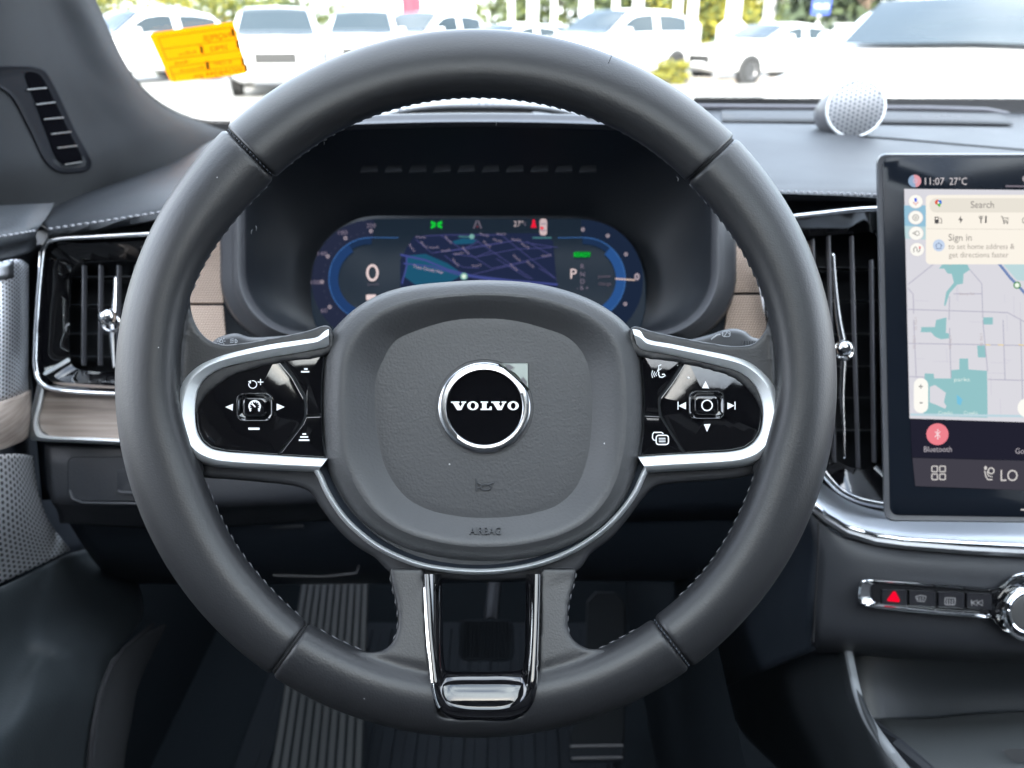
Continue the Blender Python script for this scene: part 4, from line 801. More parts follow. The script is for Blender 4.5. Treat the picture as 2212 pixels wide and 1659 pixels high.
x, y = 2026, 475; G.poly(rrect(x - 7, y - 7, x + 2, y + 8, 2), ik, .0008); G.line([(x + 4, y - 4), (x + 8, y - 2), (x + 8, y + 7), (x + 4, y + 7)], 1.6, ik, .0008); G.poly([(x - 5, y - 5), (x, y - 5), (x, y - 1), (x - 5, y - 1)], crm, .001)
x, y = 2075, 474; G.poly([(x + 1, y - 8), (x - 5, y + 2), (x - 1, y + 1), (x - 1, y + 9), (x + 5, y - 1), (x + 1, y - 1)], ik, .0008)
x, y = 2124, 474; G.line([(x - 5, y - 8), (x - 5, y + 8)], 2.4, ik, .0008); G.line([(x - 9, y - 8), (x - 8, y - 2), (x - 2, y - 2), (x - 1, y - 8)], 1.5, ik, .0008); G.line([(x + 6, y - 8), (x + 5.5, y + 8)], 3.4, ik, .0008)
x, y = 2171, 475; G.line([(x - 9, y - 8), (x - 6, y - 7), (x - 3, y + 4), (x + 7, y + 4)], 1.7, ik, .0008); G.line([(x - 5, y - 4), (x + 8, y - 4), (x + 6, y + 1), (x - 3, y + 1)], 1.5, ik, .0008); G.disc(x - 2, y + 7, 1.8, 1.8, ik, .0008); G.disc(x + 5, y + 7, 1.8, 1.8, ik, .0008)
G.ring(2214, 476, 6, 7, 1.6, ik, .0008)
G.disc(2028, 530, 13, 13, g('homec', (200, 216, 240)), .0008); G.line([(2021, 531), (2028, 524), (2035, 531), (2033, 531), (2033, 537), (2023, 537), (2023, 531)], 1.5, g('homei', (90, 110, 140)), .001)
ww_ = g('whiteb', (255, 253, 246))
for i, (x, y) in enumerate(((1978, 435), (1978, 470), (1979, 504), (1981, 539))):
    G.disc(x, y, 16.5, 15.5, g('shade', (208, 204, 212)), .0004); G.disc(x, y, 15.2, 14.4, ww_, .0007)
    if i == 0: G.line([(x, y - 7), (x, y + 1)], 5, g('micb', (70, 100, 230)), .0009); G.ring(x, y, 6, 6, 1.4, g('micr', (220, 120, 120)), .0009, 10, 170); G.line([(x, y + 6), (x, y + 9)], 1.4, g('micr', ()), .0009)
    if i == 1: G.ring(x, y, 7, 7, 1.4, g('gear', (120, 114, 114)), .0009); G.ring(x, y, 3, 3, 1.3, g('gear', ()), .0009)
    if i == 2: G.ring(x + 2, y, 5.5, 5.5, 1.3, g('gear', ()), .0009); G.line([(x - 8, y), (x, y - 4), (x, y + 4), (x - 8, y)], 1.2, g('gear', ()), .0009)
    if i == 3: G.line([(x - 7, y + 6), (x - 7, y - 2), (x - 3, y - 6), (x, y - 2), (x, y + 3), (x + 3, y + 6), (x + 6, y + 2), (x + 6, y - 4)], 1.8, g('gear', ()), .0009); G.line([(x + 6, y - 7), (x + 6, y - 2)], 3.4, g('exc', (235, 80, 90)), .001)
G.poly(rrect(1974, 817, 2005, 892, 15, 6), ww_, .0005); G.text('+', 1989, 842, 20, ik, .0008); G.text('-', 1990, 876, 26, ik, .0008); G.disc(2222, 881, 24, 22, ww_, .0006)
# status bar, lower dock
G.disc(1976, 391, 14, 13.5, g('avat', (150, 175, 205)), .0001); G.poly([(1976 + 14 * math.cos(R(a)), 391 + 13.5 * math.sin(R(a))) for a in range(-100, 81, 12)], g('avat2', (228, 160, 170)), .0002); G.ring(1977, 391, 5, 5, 2, g('avat3', (215, 190, 210)), .0003)
sw = g('status', (214, 208, 212)); G.text('11:07', 2019, 399, 22, sw, .0002, width=42); G.text('27°C', 2070, 399, 22, sw, .0002, width=38); G.line([(2172, 402), (2300, 404)], 4, g('bar', (120, 114, 124)), .0002); G.ring(2216, 386, 7, 7, 2, sw, .0002, 90, 270)
G.poly([(1966, 906), (2400, 918), (2400, 1000), (1970, 988)], g('dock', (34, 34, 48)), -.0001)
G.poly([(1971, 989), (2400, 1001), (2400, 1066), (1977, 1050)], g('dockbar', (66, 64, 74)), .0001)
G.disc(2025, 938, 24, 23.5, g('bt', (238, 130, 142)), .0002); x, y = 2025.5, 938; G.line([(x - 6, y - 6), (x + 5, y + 5), (x, y + 11), (x, y - 11), (x + 5, y - 5), (x - 6, y + 6)], 2, g('btw', (250, 225, 228)), .0004)
G.text('Bluetooth', 2026, 976, 17, g('docktext', (178, 172, 180)), .0003, width=60); G.text('Go', 2203, 980, 17, g('docktext', ()), .0003, width=19)
for a in (-8, 9):
    for b in (-8, 9): r4 = rrect(2027 + a - 6, 1021 + b - 6, 2027 + a + 6, 1021 + b + 6, 1.5, 2); G.line(r4 + r4[:2], 2.4, g('gridicon', (212, 208, 205)), .0003)
sI = g('gridicon', ()); x, y = 2136, 1024; G.disc(x - 7, y - 13, 3.2, 4.5, sI, .0003); G.line([(x - 9, y - 7), (x - 6, y + 6), (x - 2, y + 12), (x + 8, y + 12)], 2.6, sI, .0003); G.line([(x - 4, y - 6), (x - 1, y + 4), (x + 8, y + 6)], 2.2, sI, .0003); G.ring(x + 5, y - 7, 7.5, 7.5, 2.6, sI, .0003)
G.text('LO', 2180, 1039, 35, sI, .0003, width=37); G.line([(2205, 1101), (2320, 1104)], 3, sI, .0003)
G.build('screen_graphics', CS)
# ================================================================== CLIMATE CONTROL STRIP
PC = Plane(2000, 1290, .592, -.05, .06)
KS = thing('control_strip', PC(2000, 1300), 'slim chrome framed button strip with red hazard triangle below the touch screen', 'button strip')
q7 = lambda p: (1827.8 + .2593 * p[0], 1228.8 + .2593 * p[1])
oo = [q7(p) for p in [(1481, 30), (1380, 62), (1305, 128), (1250, 158), (800, 132), (400, 104), (150, 95), (118, 112), (103, 180), (103, 250), (120, 290), (150, 308), (400, 345), (800, 385), (1160, 412), (1208, 412), (1260, 468), (1330, 525), (1440, 548), (1600, 560)]]
ii = [q7(p) for p in [(1481, 75), (1390, 100), (1320, 160), (1250, 190), (800, 165), (400, 138), (225, 128), (205, 145), (198, 190), (205, 245), (225, 270), (250, 282), (400, 300), (800, 340), (1150, 368), (1205, 385), (1265, 445), (1340, 500), (1440, 520), (1600, 530)]]
O, I = [[p.to_2d() for p in cat_rom(q, False, 180)] for q in (oo, ii)]
loft('strip_frame', [[PC(a.lerp(b, q).x, a.lerp(b, q).y, h) for a, b in zip(O, I)] for q, h in ((-.05, -.002), (0, .0022), (.2, .0030), (.5, .0018), (1, -.0005), (1.02, -.004))], M_chrome, KS, closed_u=False, smooth=30)
plate('strip_panel', [q7(p) for p in [(190, 120), (1250, 185), (1480, 90), (1700, 90), (1700, 540), (1440, 525), (1200, 385), (230, 285)]], [(0, -.004), (0, -.0012)], M_piano, KS, PC, n=90, curve=False, smooth=30)
for a, b, t in ((300, 505, 0), (525, 745, 8), (768, 988, 20), (1004, 1212, 30)):
    plate('strip_button', [q7(p) for p in [(a, 172 + t), (b, 180 + t), (b, 312 + t), (a, 298 + t)]], [(0, -.0012), (0, .0002), (1, .0006)], mat('button_black', (.012, .012, .015), .3), KS, PC, n=40, curve=False, smooth=30)
G = Gfx(PC, .0009); ic = mat('strip_icon', (.2, .2, .2), .5, emit=lin((140, 140, 148)), es=.5 * 2 ** -EXP)
G.poly([q7(p) for p in [(400, 185), (412, 190), (448, 262), (440, 278), (352, 270), (340, 258), (388, 190)]], glow('hazard_red', (255, 10, 50)), 0)
G.line([q7(p) for p in [(578, 232), (622, 220), (668, 232), (650, 272), (598, 268), (578, 232)]], 1.3, ic); 
for k_ in range(3): G.line([q7((592 + k_ * 22, 262)), q7((598 + k_ * 22, 236))], 1.2, ic)
bx = rrect(822, 242, 908, 298, 10, 3); G.line([q7(p) for p in bx + bx[:2]], 1.4, ic)
for k_ in range(3): G.line([q7((842 + k_ * 22, 304)), q7((842 + k_ * 22, 256))], 1.4, ic)
G.line([q7((1044, 258)), q7((1046, 308))], 1.5, ic)
for a in (1050, 1094): l_ = [(a, 282), (a + 42, 260), (a + 42, 308), (a, 282)]; G.line([q7(p) for p in l_], 1.4, ic)
G.build('strip_icons', KS)
kx, ky = q7((1530, 370))
def kc(r, h): return [PC(kx + r * math.cos(2 * math.pi * i / 64), ky + r * math.sin(2 * math.pi * i / 64), h) for i in range(64)]
loft('volume_knob', [kc(62, -.001), kc(62, .002), kc(58, .004), kc(55, .004), kc(52, .007), kc(48, .012), kc(44, .013), kc(40, .012)], M_chrome, KS, smooth=30)
loft('knob_cap', [kc(40, .012), kc(38, .0122), kc(30, .0125)], mat('knob_grey', (.05, .05, .05), .4), KS, cap1=True, smooth=60)
# ================================================================== STALKS
def stalk(nm, label, out, pl, icons):
    t = thing(nm, pl(*out[0]), label, 'stalk')
    plate('stalk_body', out, [(6, -.016), (1, -.010), (0, -.005), (2, -.001), (6, .0008), (12, .0012)], mat('stalk_grey', (.05, .052, .057), .45), t, pl, n=120, smooth=180)
    return t
PL1 = Plane(500, 740, .470, 0, .2)
t = stalk('indicator_stalk', 'dark indicator stalk with small lamp symbols showing above the left wheel spoke', [(456, 742), (470, 730), (490, 723), (512, 720), (540, 728), (640, 725), (760, 740), (760, 800), (560, 800), (456, 790), (446, 760)], PL1, None)
G = Gfx(PL1, .0016); icn = mat('stalk_icon', (.5, .52, .55), .5)
G.ring(478, 737, 4, 4, 1.4, icn)
for a in range(0, 360, 45): G.line([(478 + 6 * math.cos(R(a)), 737 + 6 * math.sin(R(a))), (478 + 9 * math.cos(R(a)), 737 + 9 * math.sin(R(a)))], 1.5, icn)
G.ring(508, 737, 5, 4.5, 1.5, icn, 0, -90, 90); G.line([(508, 732), (508, 741)], 1.4, icn)
for k_ in range(3): G.line([(497, 733 + k_ * 3.4), (505, 732 + k_ * 3.4)], 1.3, icn)
G.build('stalk_symbols', t)
PL2 = Plane(1590, 730, .470, 0, .2)
t = stalk('wiper_stalk', 'dark wiper stalk with ribbed ring showing above the right wheel spoke', [(1654, 740), (1640, 732), (1625, 728), (1610, 716), (1590, 710), (1565, 712), (1535, 722), (1480, 735), (1360, 745), (1360, 800), (1560, 800), (1654, 790)], PL2, None)
G = Gfx(PL2, .0018); G.line([(1536, 733), (1548, 724)], 2.6, icn); G.line([(1548, 724), (1556, 722)], 2, icn); bx = rrect(1561, 715, 1577, 727, 3, 2); G.line(bx + bx[:2], 1.6, icn); G.line([(1564, 727), (1571, 717), (1576, 722)], 1.6, icn); G.build('stalk_symbols', t)
B = MB()
for k_ in range(9): B.add(tubeV([PL2(1604 + k_ * 5.5, 736 + k_ * .3, .004), PL2(1604 + k_ * 5.5, 760, .004)], .0006, 6))
B.build('stalk_ring', mat('stalk_grey', ()), t)
# ================================================================== TWEETER
TW = thing('tweeter_speaker', P(1845, 270, .97), 'round metal tweeter speaker standing on the dash top by the windscreen', 'speaker')
ce = P(1848, 236, .93); ax = (CAM - ce).normalized(); ax = (ax + Vector((.12, 0, .15))).normalized(); sx_ = ax.cross(Vector((0, 0, 1))).normalized() * -1; sy_ = ax.cross(sx_).normalized() * -1
def tc_(r, h, n=64, sc2=1.0): return [ce + sx_ * (r * math.cos(2 * math.pi * i / n)) + sy_ * (r * 1.0 * math.sin(2 * math.pi * i / n)) + ax * h for i in range(n)]
loft('speaker_shell', [[p - RT * .026 * k_ for p in tc_(r, h)] for r, h, k_ in ((.033, .0, 0), (.0335, -.006, .1), (.031, -.02, .45), (.024, -.04, .8), (.008, -.055, .9))], mat('speaker_shell', (.10, .10, .11), .4), TW, cap1=True, smooth=180)
loft('speaker_ring', [tc_(.0335, -.001), tc_(.0338, .002), tc_(.0325, .0035), tc_(.031, .003)], M_silver, TW, smooth=40)
V = []; Fc = []; uvs = []; nr = 10
for j in range(nr + 1):
    r = .031 * j / nr
    for i in range(64): 
        a = 2 * math.pi * i / 64; V.append(ce + sx_ * r * math.cos(a) + sy_ * r * math.sin(a) + ax * (.003 + .004 * (1 - (r / .031) ** 2))); uvs.append((.5 + .5 * r / .031 * math.cos(a), .5 + .5 * r / .031 * math.sin(a)))
for j in range(nr):
    for i in range(64): k_ = (i + 1) % 64; Fc.append((j * 64 + i, j * 64 + k_, (j + 1) * 64 + k_, (j + 1) * 64 + i))
mk('speaker_grille', V, Fc, mat('speaker_mesh', (.6, .6, .62), .5, fn=perf(12, 12, (.50, .51, .53), (.12, .13, .15), .26)), TW, uvs=uvs, smooth=180)
# ================================================================== A PILLAR
AP = thing('windscreen_pillar', P(200, 200, .8), 'grey fabric windscreen pillar cover with slotted demister vent at the upper left', 'pillar cover')
M_pil = mat('pillar_fabric', (.015, .0165, .019), .9, bump=(1400, .5, .0008), sheen=.1, spec=.1)
patch('pillar_cover', [[(-90, -60, .58), (-10, -60, .62), (75, -60, .70), (110, -60, .735), (150, -60, .765), (182, -60, .83)],
                       [(-90, 60, .58), (0, 50, .63), (100, 42, .72), (138, 40, .755), (190, 38, .79), (226, 42, .90)],
                       [(-90, 180, .58), (20, 170, .64), (130, 145, .73), (180, 140, .775), (236, 130, .82), (272, 142, .96)],
                       [(-90, 300, .58), (40, 290, .65), (175, 268, .76), (225, 258, .80), (290, 232, .86), (352, 230, 1.08)],
                       [(-90, 380, .58), (60, 365, .66), (200, 345, .77), (265, 320, .82), (350, 290, .90), (450, 270, 1.17)],
                       [(-90, 440, .60), (60, 440, .69), (200, 405, .80), (280, 378, .85), (370, 340, .93), (500, 292, 1.21)],
                       [(-90, 500, .62), (60, 500, .71), (210, 445, .84), (300, 420, .90), (400, 380, .98), (520, 330, 1.25)]], M_pil, AP, nu=60, nv=60)
from mathutils.bvhtree import BVHTree
_pm = [o_ for o_ in AP.children if o_.name.startswith('pillar_cover')][0]
_bv = BVHTree.FromPolygons([v.co + Vector(ROOT[AP]) for v in _pm.data.vertices], [tuple(p_.vertices) for p_ in _pm.data.polygons])
def PPl(x, y, h):
    dr = (P(x, y, 1) - CAM); hit = _bv.ray_cast(CAM, dr.normalized()); dd_ = ((hit[0] - CAM).length / dr.length) if hit[0] else .66
    return P(x, y, dd_ - h * 1.6)
def conform(nm, pts, rings, m):
    oc = [p.to_2d() for p in cat_rom(pts, True, 130)]; ce_ = sum(oc, Vector((0, 0))) / 130; cs = []
    for ins, h in rings: cs.append([PPl(p.x, p.y, h) for p in offset(oc, ins)])
    hl = rings[-1][1]; bs = offset(oc, rings[-1][0])
    for q in (.2, .4, .6, .8, .95): cs.append([PPl(p.lerp(ce_, q).x, p.lerp(ce_, q).y, hl) for p in bs])
    return loft(nm, cs, m, AP, cap1=True, smooth=50)
vo = [(-45, 150), (0, 143), (40, 142), (75, 144), (98, 153), (114, 178), (135, 220), (165, 285), (190, 330), (199, 352), (192, 368), (165, 374), (130, 373), (100, 352), (60, 275), (20, 205), (-30, 175)]
conform('pillar_vent', vo, [(0, -.003), (0, .0008), (2, .0016), (5, .0012), (8, .0004)], mat('pillar_vent_plastic', (.008, .009, .012), .7, spec=.05))
vi = [(56, 158), (80, 158), (93, 170), (120, 222), (150, 285), (174, 332), (178, 348), (165, 356), (138, 355), (123, 340), (98, 280), (75, 215)]
conform('vent_dark_sheet', vi, [(0, 0), (0, .0012)], mat('vent_shade_black', (.003, .003, .004), 1, spec=0))  # black sheet laid on the vent for the dark inside its slots
for (x0, y0, x1, y1) in ((58, 194, 100, 190), (78, 226, 119, 221), (95, 258, 137, 254), (110, 290, 153, 285), (124, 320, 166, 315), (140, 356, 176, 350)):
    tube('vent_rib', [PPl(x0, y0, .0018), PPl(x1, y1, .0018)], .0007, mat('rib_grey', (.08, .08, .08), .4), AP)
# ================================================================== DOOR
DR = thing('door_panel', P(0, 900, .62), 'driver door lining with perforated metal speaker covers, wood strip and stitched leather top', 'door panel')
patch('door_top_pad', [[(-110, 448, .60), (0, 443, .645), (70, 440, .68), (118, 438, .72)],
                       [(-110, 490, .585), (0, 478, .625), (60, 470, .65), (104, 465, .685)],
                       [(-110, 525, .575), (0, 510, .61), (50, 502, .63), (84, 494, .655)],
                       [(-110, 545, .575), (0, 528, .61), (50, 516, .63), (78, 508, .655)],
                       [(-110, 560, .59), (0, 545, .62), (50, 532, .64), (80, 522, .665)],
                       [(-110, 580, .59), (0, 562, .62), (50, 550, .64), (78, 540, .665)]], M_dash, DR, nu=24, nv=40)
stitches('door_stitching', [P(x, y, d) for x, y, d in [(-90, 530, .573), (0, 511, .607), (50, 503, .627), (78, 498, .646)]], M_thread2, DR, ln=.004, gap=.0014, r=.0009)
patch('door_frame', [[(-110, 560, .62), (0, 560, .64), (110, 520, .74)], [(-110, 800, .62), (0, 800, .64), (90, 800, .74)], [(-110, 1000, .62), (0, 1000, .64), (100, 1000, .76)], [(-110, 1250, .62), (0, 1230, .66), (210, 1190, .82)]], M_dark, DR, nu=10, nv=20)
patch('speaker_cover', [[(-110, 585, .585), (0, 566, .605), (40, 560, .625), (62, 572, .65)], [(-110, 720, .58), (0, 710, .602), (40, 705, .622), (62, 710, .648)], [(-110, 885, .585), (0, 868, .605), (40, 856, .625), (62, 848, .65)]],
      mat('perforated_metal', (.4, .41, .44), .45, 1, fn=perf(26, 33, (.70, .72, .76), (.02, .02, .025), .24)), DR, nu=24, nv=24)
patch('speaker_cover', [[(-110, 568, .58), (0, 567, .6005), (30, 562, .612)], [(-110, 612, .58), (0, 606, .6005), (30, 600, .612)]], mat('brushed_plate', (.26, .27, .29), .4, 1), DR, nu=8, nv=4, thick=.0006)
patch('door_wood', [[(-110, 895, .57), (0, 868, .60), (40, 856, .62), (68, 842, .655)], [(-110, 940, .565), (0, 920, .597), (40, 905, .618), (68, 895, .652)], [(-110, 1000, .575), (0, 972, .605), (35, 960, .625), (62, 945, .655)]], mat('door_veneer', (.2, .16, .145), .45, fn=wood), DR, nu=16, nv=16)
patch('speaker_cover', [[(-120, 985, .54), (-30, 984, .575), (30, 980, .61), (72, 985, .66)], [(-120, 1070, .53), (-30, 1065, .57), (40, 1062, .61), (82, 1060, .665)], [(-120, 1170, .52), (-30, 1160, .565), (55, 1140, .62), (106, 1125, .68)], [(-120, 1300, .52), (-20, 1268, .575), (70, 1228, .64), (152, 1188, .72)]],
      mat('perforated_metal_low', (.4, .41, .44), .5, 1, fn=perf(25, 21, (.88, .88, .90), (.012, .012, .014), .24)), DR, nu=30, nv=30)
M_dl = mat('door_leather', (.026, .031, .034), .42, bump=(600, .3, .0004, 'leather'))
patch('door_lower', [[(-120, 1305, .53), (0, 1268, .60), (90, 1226, .66), (170, 1190, .75), (240, 1180, .9)],
                     [(-120, 1320, .52), (0, 1284, .59), (95, 1245, .66), (190, 1240, .76), (290, 1240, .9)],
                     [(-120, 1420, .51), (0, 1380, .58), (90, 1340, .65), (190, 1320, .74), (310, 1310, .88)],
                     [(-120, 1580, .47), (0, 1530, .52), (80, 1450, .57), (150, 1425, .62), (240, 1432, .70)],
                     [(-120, 1640, .44), (0, 1600, .48), (80, 1540, .53), (150, 1520, .58), (215, 1530, .64)],
                     [(-120, 1700, .43), (0, 1670, .47), (80, 1640, .52), (140, 1640, .57), (197, 1640, .62)],
                     [(-120, 1760, .43), (0, 1740, .47), (80, 1740, .52), (140, 1740, .57), (192, 1740, .62)]], M_dl, DR, nu=50, nv=60)
tube('door_seam', [P(x, y, d) for x, y, d in [(330, 1350, .80), (270, 1400, .70), (240, 1440, .66), (216, 1500, .633), (203, 1560, .615), (195, 1620, .607), (190, 1740, .60)]], .0022, M_seam, DR)
patch('door_pocket', [[(250, 1425, .68), (300, 1380, .76), (360, 1350, .86)], [(224, 1490, .65), (262, 1470, .70), (300, 1480, .8)], [(208, 1560, .63), (245, 1555, .67), (284, 1560, .77)], [(200, 1640, .62), (235, 1640, .66), (270, 1640, .75)], [(195, 1740, .61), (228, 1740, .65), (262, 1740, .74)]], M_mesh, DR, nu=24, nv=40)
# ================================================================== FOOTWELL
ft = mat('floor_liner', (.010, .013, .016), .9, spec=.05, bump=(500, .8, .001))
def wbox(name, x0, y0, z0, x1, y1, z1, m, parent=None, **k):
    V = [(x, y, z) for x in (x0, x1) for y in (y0, y1) for z in (z0, z1)]
    return mk(name, V, [(0, 1, 3, 2), (4, 6, 7, 5), (0, 4, 5, 1), (2, 3, 7, 6), (0, 2, 6, 4), (1, 5, 7, 3)], m, parent, smooth=20, **k)
FL = wbox('car_floor', -.62, -1.9, .36, 1.25, 1.5, .42, ft); FL['kind'] = 'structure'
TB = thing('footwell_lining', (0, 1.3, .42), 'dark carpet lining at the far end of the pedal area', 'carpet')
mk('toe_board', [(-.6, 1.02, .42), (.5, 1.02, .42), (.5, 1.34, .72), (-.6, 1.34, .72), (-.6, 1.36, 1.12), (.5, 1.36, 1.12)], [(0, 1, 2, 3), (3, 2, 5, 4)], ft, TB, smooth=0)
mk('side_lining', [(-.50, -.2, .42), (-.50, 1.4, .42), (-.50, 1.4, 1.1), (-.50, -.2, .75)], [(0, 1, 2, 3)], ft, TB, smooth=0)
mk('tunnel_lining', [(.20, -.2, .42), (.20, 1.4, .42), (.20, 1.4, 1.0), (.20, -.2, .62)], [(0, 1, 2, 3)], ft, TB, smooth=0)
FM = thing('floor_mat', (0, .8, .43), 'dark ribbed rubber floor mat under the pedals', 'floor mat')
B = MB(); B.add(boxV((-.12, .62, .428), .52, .78, .012, Vector((1, 0, 0)), Vector((0, 1, 0)), Vector((0, 0, 1))))
for i in range(15): B.add(boxV((-.34 + i * .033, .62, .436), .018, .74, .006, Vector((1, 0, 0)), Vector((0, 1, 0)), Vector((0, 0, 1))))
B.build('mat_sheet', M_rubber, FM, smooth=20, mods=[('BEVEL', dict(width=.0015, segments=2))])
def ribbed(nm, label, quad, d0, c, nr, m, cat='pedal', rib=.6):
    pl = Plane((quad[0][0] + quad[1][0]) / 2, (quad[0][1] + quad[2][1]) / 2, d0, 0, c)
    t = thing(nm, pl(*quad[2]), label, cat)
    plate('pedal_plate', quad, [(0, -.012), (0, -.002), (3, 0)], mat('footrest_groove_shade', (.019, .022, .025), .8, spec=.1), t, pl, n=80, curve=False, smooth=30)  # plate darker than its ribs, the grooves' shade put into its colour
    B = MB(); (ax_, ay_), (bx_, by_), (cx_, cy_), (dx_, dy_) = quad
    for i in range(nr):
        q0, q1 = (i + .18) / nr, (i + .18 + rib) / nr
        T0, T1 = ax_ + (bx_ - ax_) * q0, ax_ + (bx_ - ax_) * q1; B0, B1 = dx_ + (cx_ - dx_) * q0, dx_ + (cx_ - dx_) * q1
        f = lambda x, y, h: pl(x, y, h)
        B.add(([f(T0, ay_ + 4, 0), f(T1, ay_ + 4, 0), f(T0, ay_ + 6, .003), f(T1, ay_ + 6, .003), f(B0, dy_ - 6, .003), f(B1, dy_ - 6, .003), f(B0, dy_ - 4, 0), f(B1, dy_ - 4, 0)], [(0, 1, 3, 2), (2, 3, 5, 4), (4, 5, 7, 6), (0, 2, 4, 6), (1, 3, 5, 7)]))
    B.build('pedal_ribs', m, t, smooth=20); return t
ribbed('footrest', 'ribbed grey footrest left of the pedals, running down behind the wheel', [(652, 1250), (797, 1250), (781, 1740), (572, 1740)], 1.03, .55, 10, mat('footrest_rubber', (.030, .034, .037), .6, bump=(500, .3, .0004)), 'footrest')
t = ribbed('brake_pedal', 'dark ribbed brake pedal seen through the opening of the lower spoke', rrect(996, 1335, 1106, 1427, 14, 4)[:1] + [], 1, 0, 1, M_rubber) if False else None
pl = Plane(1050, 1380, .93, 0, .3)
BP = thing('brake_pedal', pl(1050, 1430), 'dark ribbed brake pedal seen through the opening of the lower spoke', 'pedal')
plate('pedal_plate', rrect(992, 1338, 1110, 1428, 18, 5), [(0, -.012), (0, -.002), (3, 0)], M_rubber, BP, pl, n=90, curve=False, smooth=30)
B = MB()
for i in range(13): B.add(tubeV([pl(1002 + i * 8, 1344, .001), pl(1002 + i * 8, 1420, .001)], .0012, 6))
B.build('pedal_ribs', M_rubber, BP); tube('pedal_arm', [pl(1060, 1345, -.01), P(1070, 1250, 1.02), P(1075, 1180, 1.12)], .009, M_black, BP)
pl = Plane(1310, 1460, 1.0, 0, .45)
AC = thing('accelerator_pedal', pl(1300, 1640), 'long dark accelerator pedal right of the lower spoke', 'pedal')
plate('pedal_plate', [(1285, 1278), (1330, 1278), (1352, 1300), (1352, 1400), (1350, 1590), (1345, 1610), (1232, 1610), (1230, 1590), (1262, 1500), (1266, 1300)], [(0, -.012), (0, -.002), (4, 0)], mat('accel_rubber', (.009, .011, .013), .75, spec=.1), AC, pl, n=120, curve=False, smooth=30)
plate('pedal_heel', rrect(1228, 1612, 1348, 1646, 4), [(0, -.012), (0, -.001), (2, .001)], M_rubber, AC, pl, n=60, curve=False, smooth=30)
tube('pedal_hinge', [pl(1232, 1612, .003), pl(1346, 1610, .003)], .0016, mat('lip_grey', ()), AC); tube('pedal_hinge', [pl(1236, 1638, .003), pl(1344, 1636, .003)], .0016, mat('lip_grey', ()), AC)
# ================================================================== CENTRE CONSOLE
CC = thing('centre_console', P(2000, 1600, .58), 'dark centre console with grey edge strip and open storage tray beside the driver', 'console')
patch('console_side', [[(1834, 1400, .645), (1760, 1400, .70), (1660, 1420, .85), (1560, 1440, 1.1)], [(1850, 1490, .615), (1775, 1510, .67), (1690, 1530, .80), (1590, 1560, 1.0)], [(1892, 1590, .58), (1830, 1620, .63), (1760, 1640, .74), (1680, 1660, .9)], [(1975, 1740, .54), (1900, 1740, .58), (1840, 1740, .66), (1760, 1740, .82)]], mat('console_skin', (.015, .018, .021), .5, bump=(800, .3, .0004)), CC, nu=24, nv=30)
e1 = cat_rom([P(x, y, d) for x, y, d in [(1822, 1400, .640), (1832, 1450, .628), (1846, 1510, .612), (1866, 1560, .596), (1895, 1605, .578), (1930, 1650, .562), (1990, 1730, .54)]], False, 60)
e2 = cat_rom([P(x, y, d) for x, y, d in [(1840, 1402, .640), (1850, 1450, .628), (1864, 1505, .612), (1884, 1548, .596), (1912, 1590, .578), (1947, 1635, .562), (2012, 1715, .54)]], False, 60)
nn_ = -FW
loft('console_edge', [e1, [a.lerp(b, .15) + nn_ * .003 for a, b in zip(e1, e2)], [a.lerp(b, .85) + nn_ * .003 for a, b in zip(e1, e2)], e2], mat('edge_grey', (.17, .18, .19), .4, .3), CC, closed_u=False, smooth=60)
patch('storage_wall', [[(1838, 1410, .68), (2000, 1420, .67), (2260, 1430, .66), (2900, 1448, 0.660)], [(1850, 1480, .67), (2000, 1490, .68), (2260, 1490, .68), (2900, 1508, 0.680)], [(1880, 1558, .655), (2000, 1555, .68), (2110, 1545, .68), (2260, 1540, .68), (2900, 1558, 0.680)]], mat('console_skin', ()), CC, nu=20, nv=16)
patch('storage_tray', [[(1880, 1552, .66), (2000, 1552, .675), (2110, 1542, .675), (2280, 1536, .675), (2900, 1554, 0.675)], [(1900, 1580, .625), (2000, 1580, .625), (2110, 1575, .625), (2280, 1570, .625), (2900, 1588, 0.625)], [(1950, 1640, .575), (2050, 1640, .58), (2150, 1640, .58), (2280, 1640, .58), (2900, 1658, 0.580)], [(2010, 1740, .54), (2080, 1740, .54), (2150, 1740, .54), (2280, 1740, .54), (2900, 1758, 0.540)]], mat('tray_rubber', (.030, .034, .036), .7, bump=(400, .4, .0005)), CC, nu=30, nv=30)
tube('tray_lip', [P(x, y, d) for x, y, d in [(1888, 1570, .62), (1940, 1612, .585), (2000, 1665, .562), (2060, 1725, .545)]], .006, M_black, CC)
G = Gfx(lambda x, y, h: P(x, y, .578 - h * 2), .002); x, y = 2190, 1625; G.poly([(2165, 1622), (2180, 1617), (2250, 1618), (2250, 1650), (2190, 1644)], mat('tray_mark', (.025, .026, .028), .7)); G.build('tray_logo_pad', CC)
# ================================================================== WINDSCREEN
c_ = -19.0
PWS = Plane(1540, 222, 1.145, 0, c_)
WS = thing('windscreen', PWS(1106, 200), 'clear laminated windscreen with black dotted border above the dashboard', 'windscreen')
def glassfn(m, n, l, b):
    n.remove(b); o_ = n['Material Output']; t_ = n.new('ShaderNodeBsdfTransparent'); t_.inputs[0].default_value = (.93, .96, .95, 1); g_ = n.new('ShaderNodeBsdfGlossy'); g_.inputs['Roughness'].default_value = .01
    fr_ = n.new('ShaderNodeFresnel'); fr_.inputs[0].default_value = 1.3; ms = n.new('ShaderNodeMixShader'); l.new(fr_.outputs[0], ms.inputs[0]); l.new(t_.outputs[0], ms.inputs[1]); l.new(g_.outputs[0], ms.inputs[2]); l.new(ms.outputs[0], o_.inputs[0])
M_glass = mat('clear_glass', (1, 1, 1), .0, fn=glassfn)
wy, wz = PWS(1106, 222).y, PWS(1106, 222).z
n_ = PWS.n
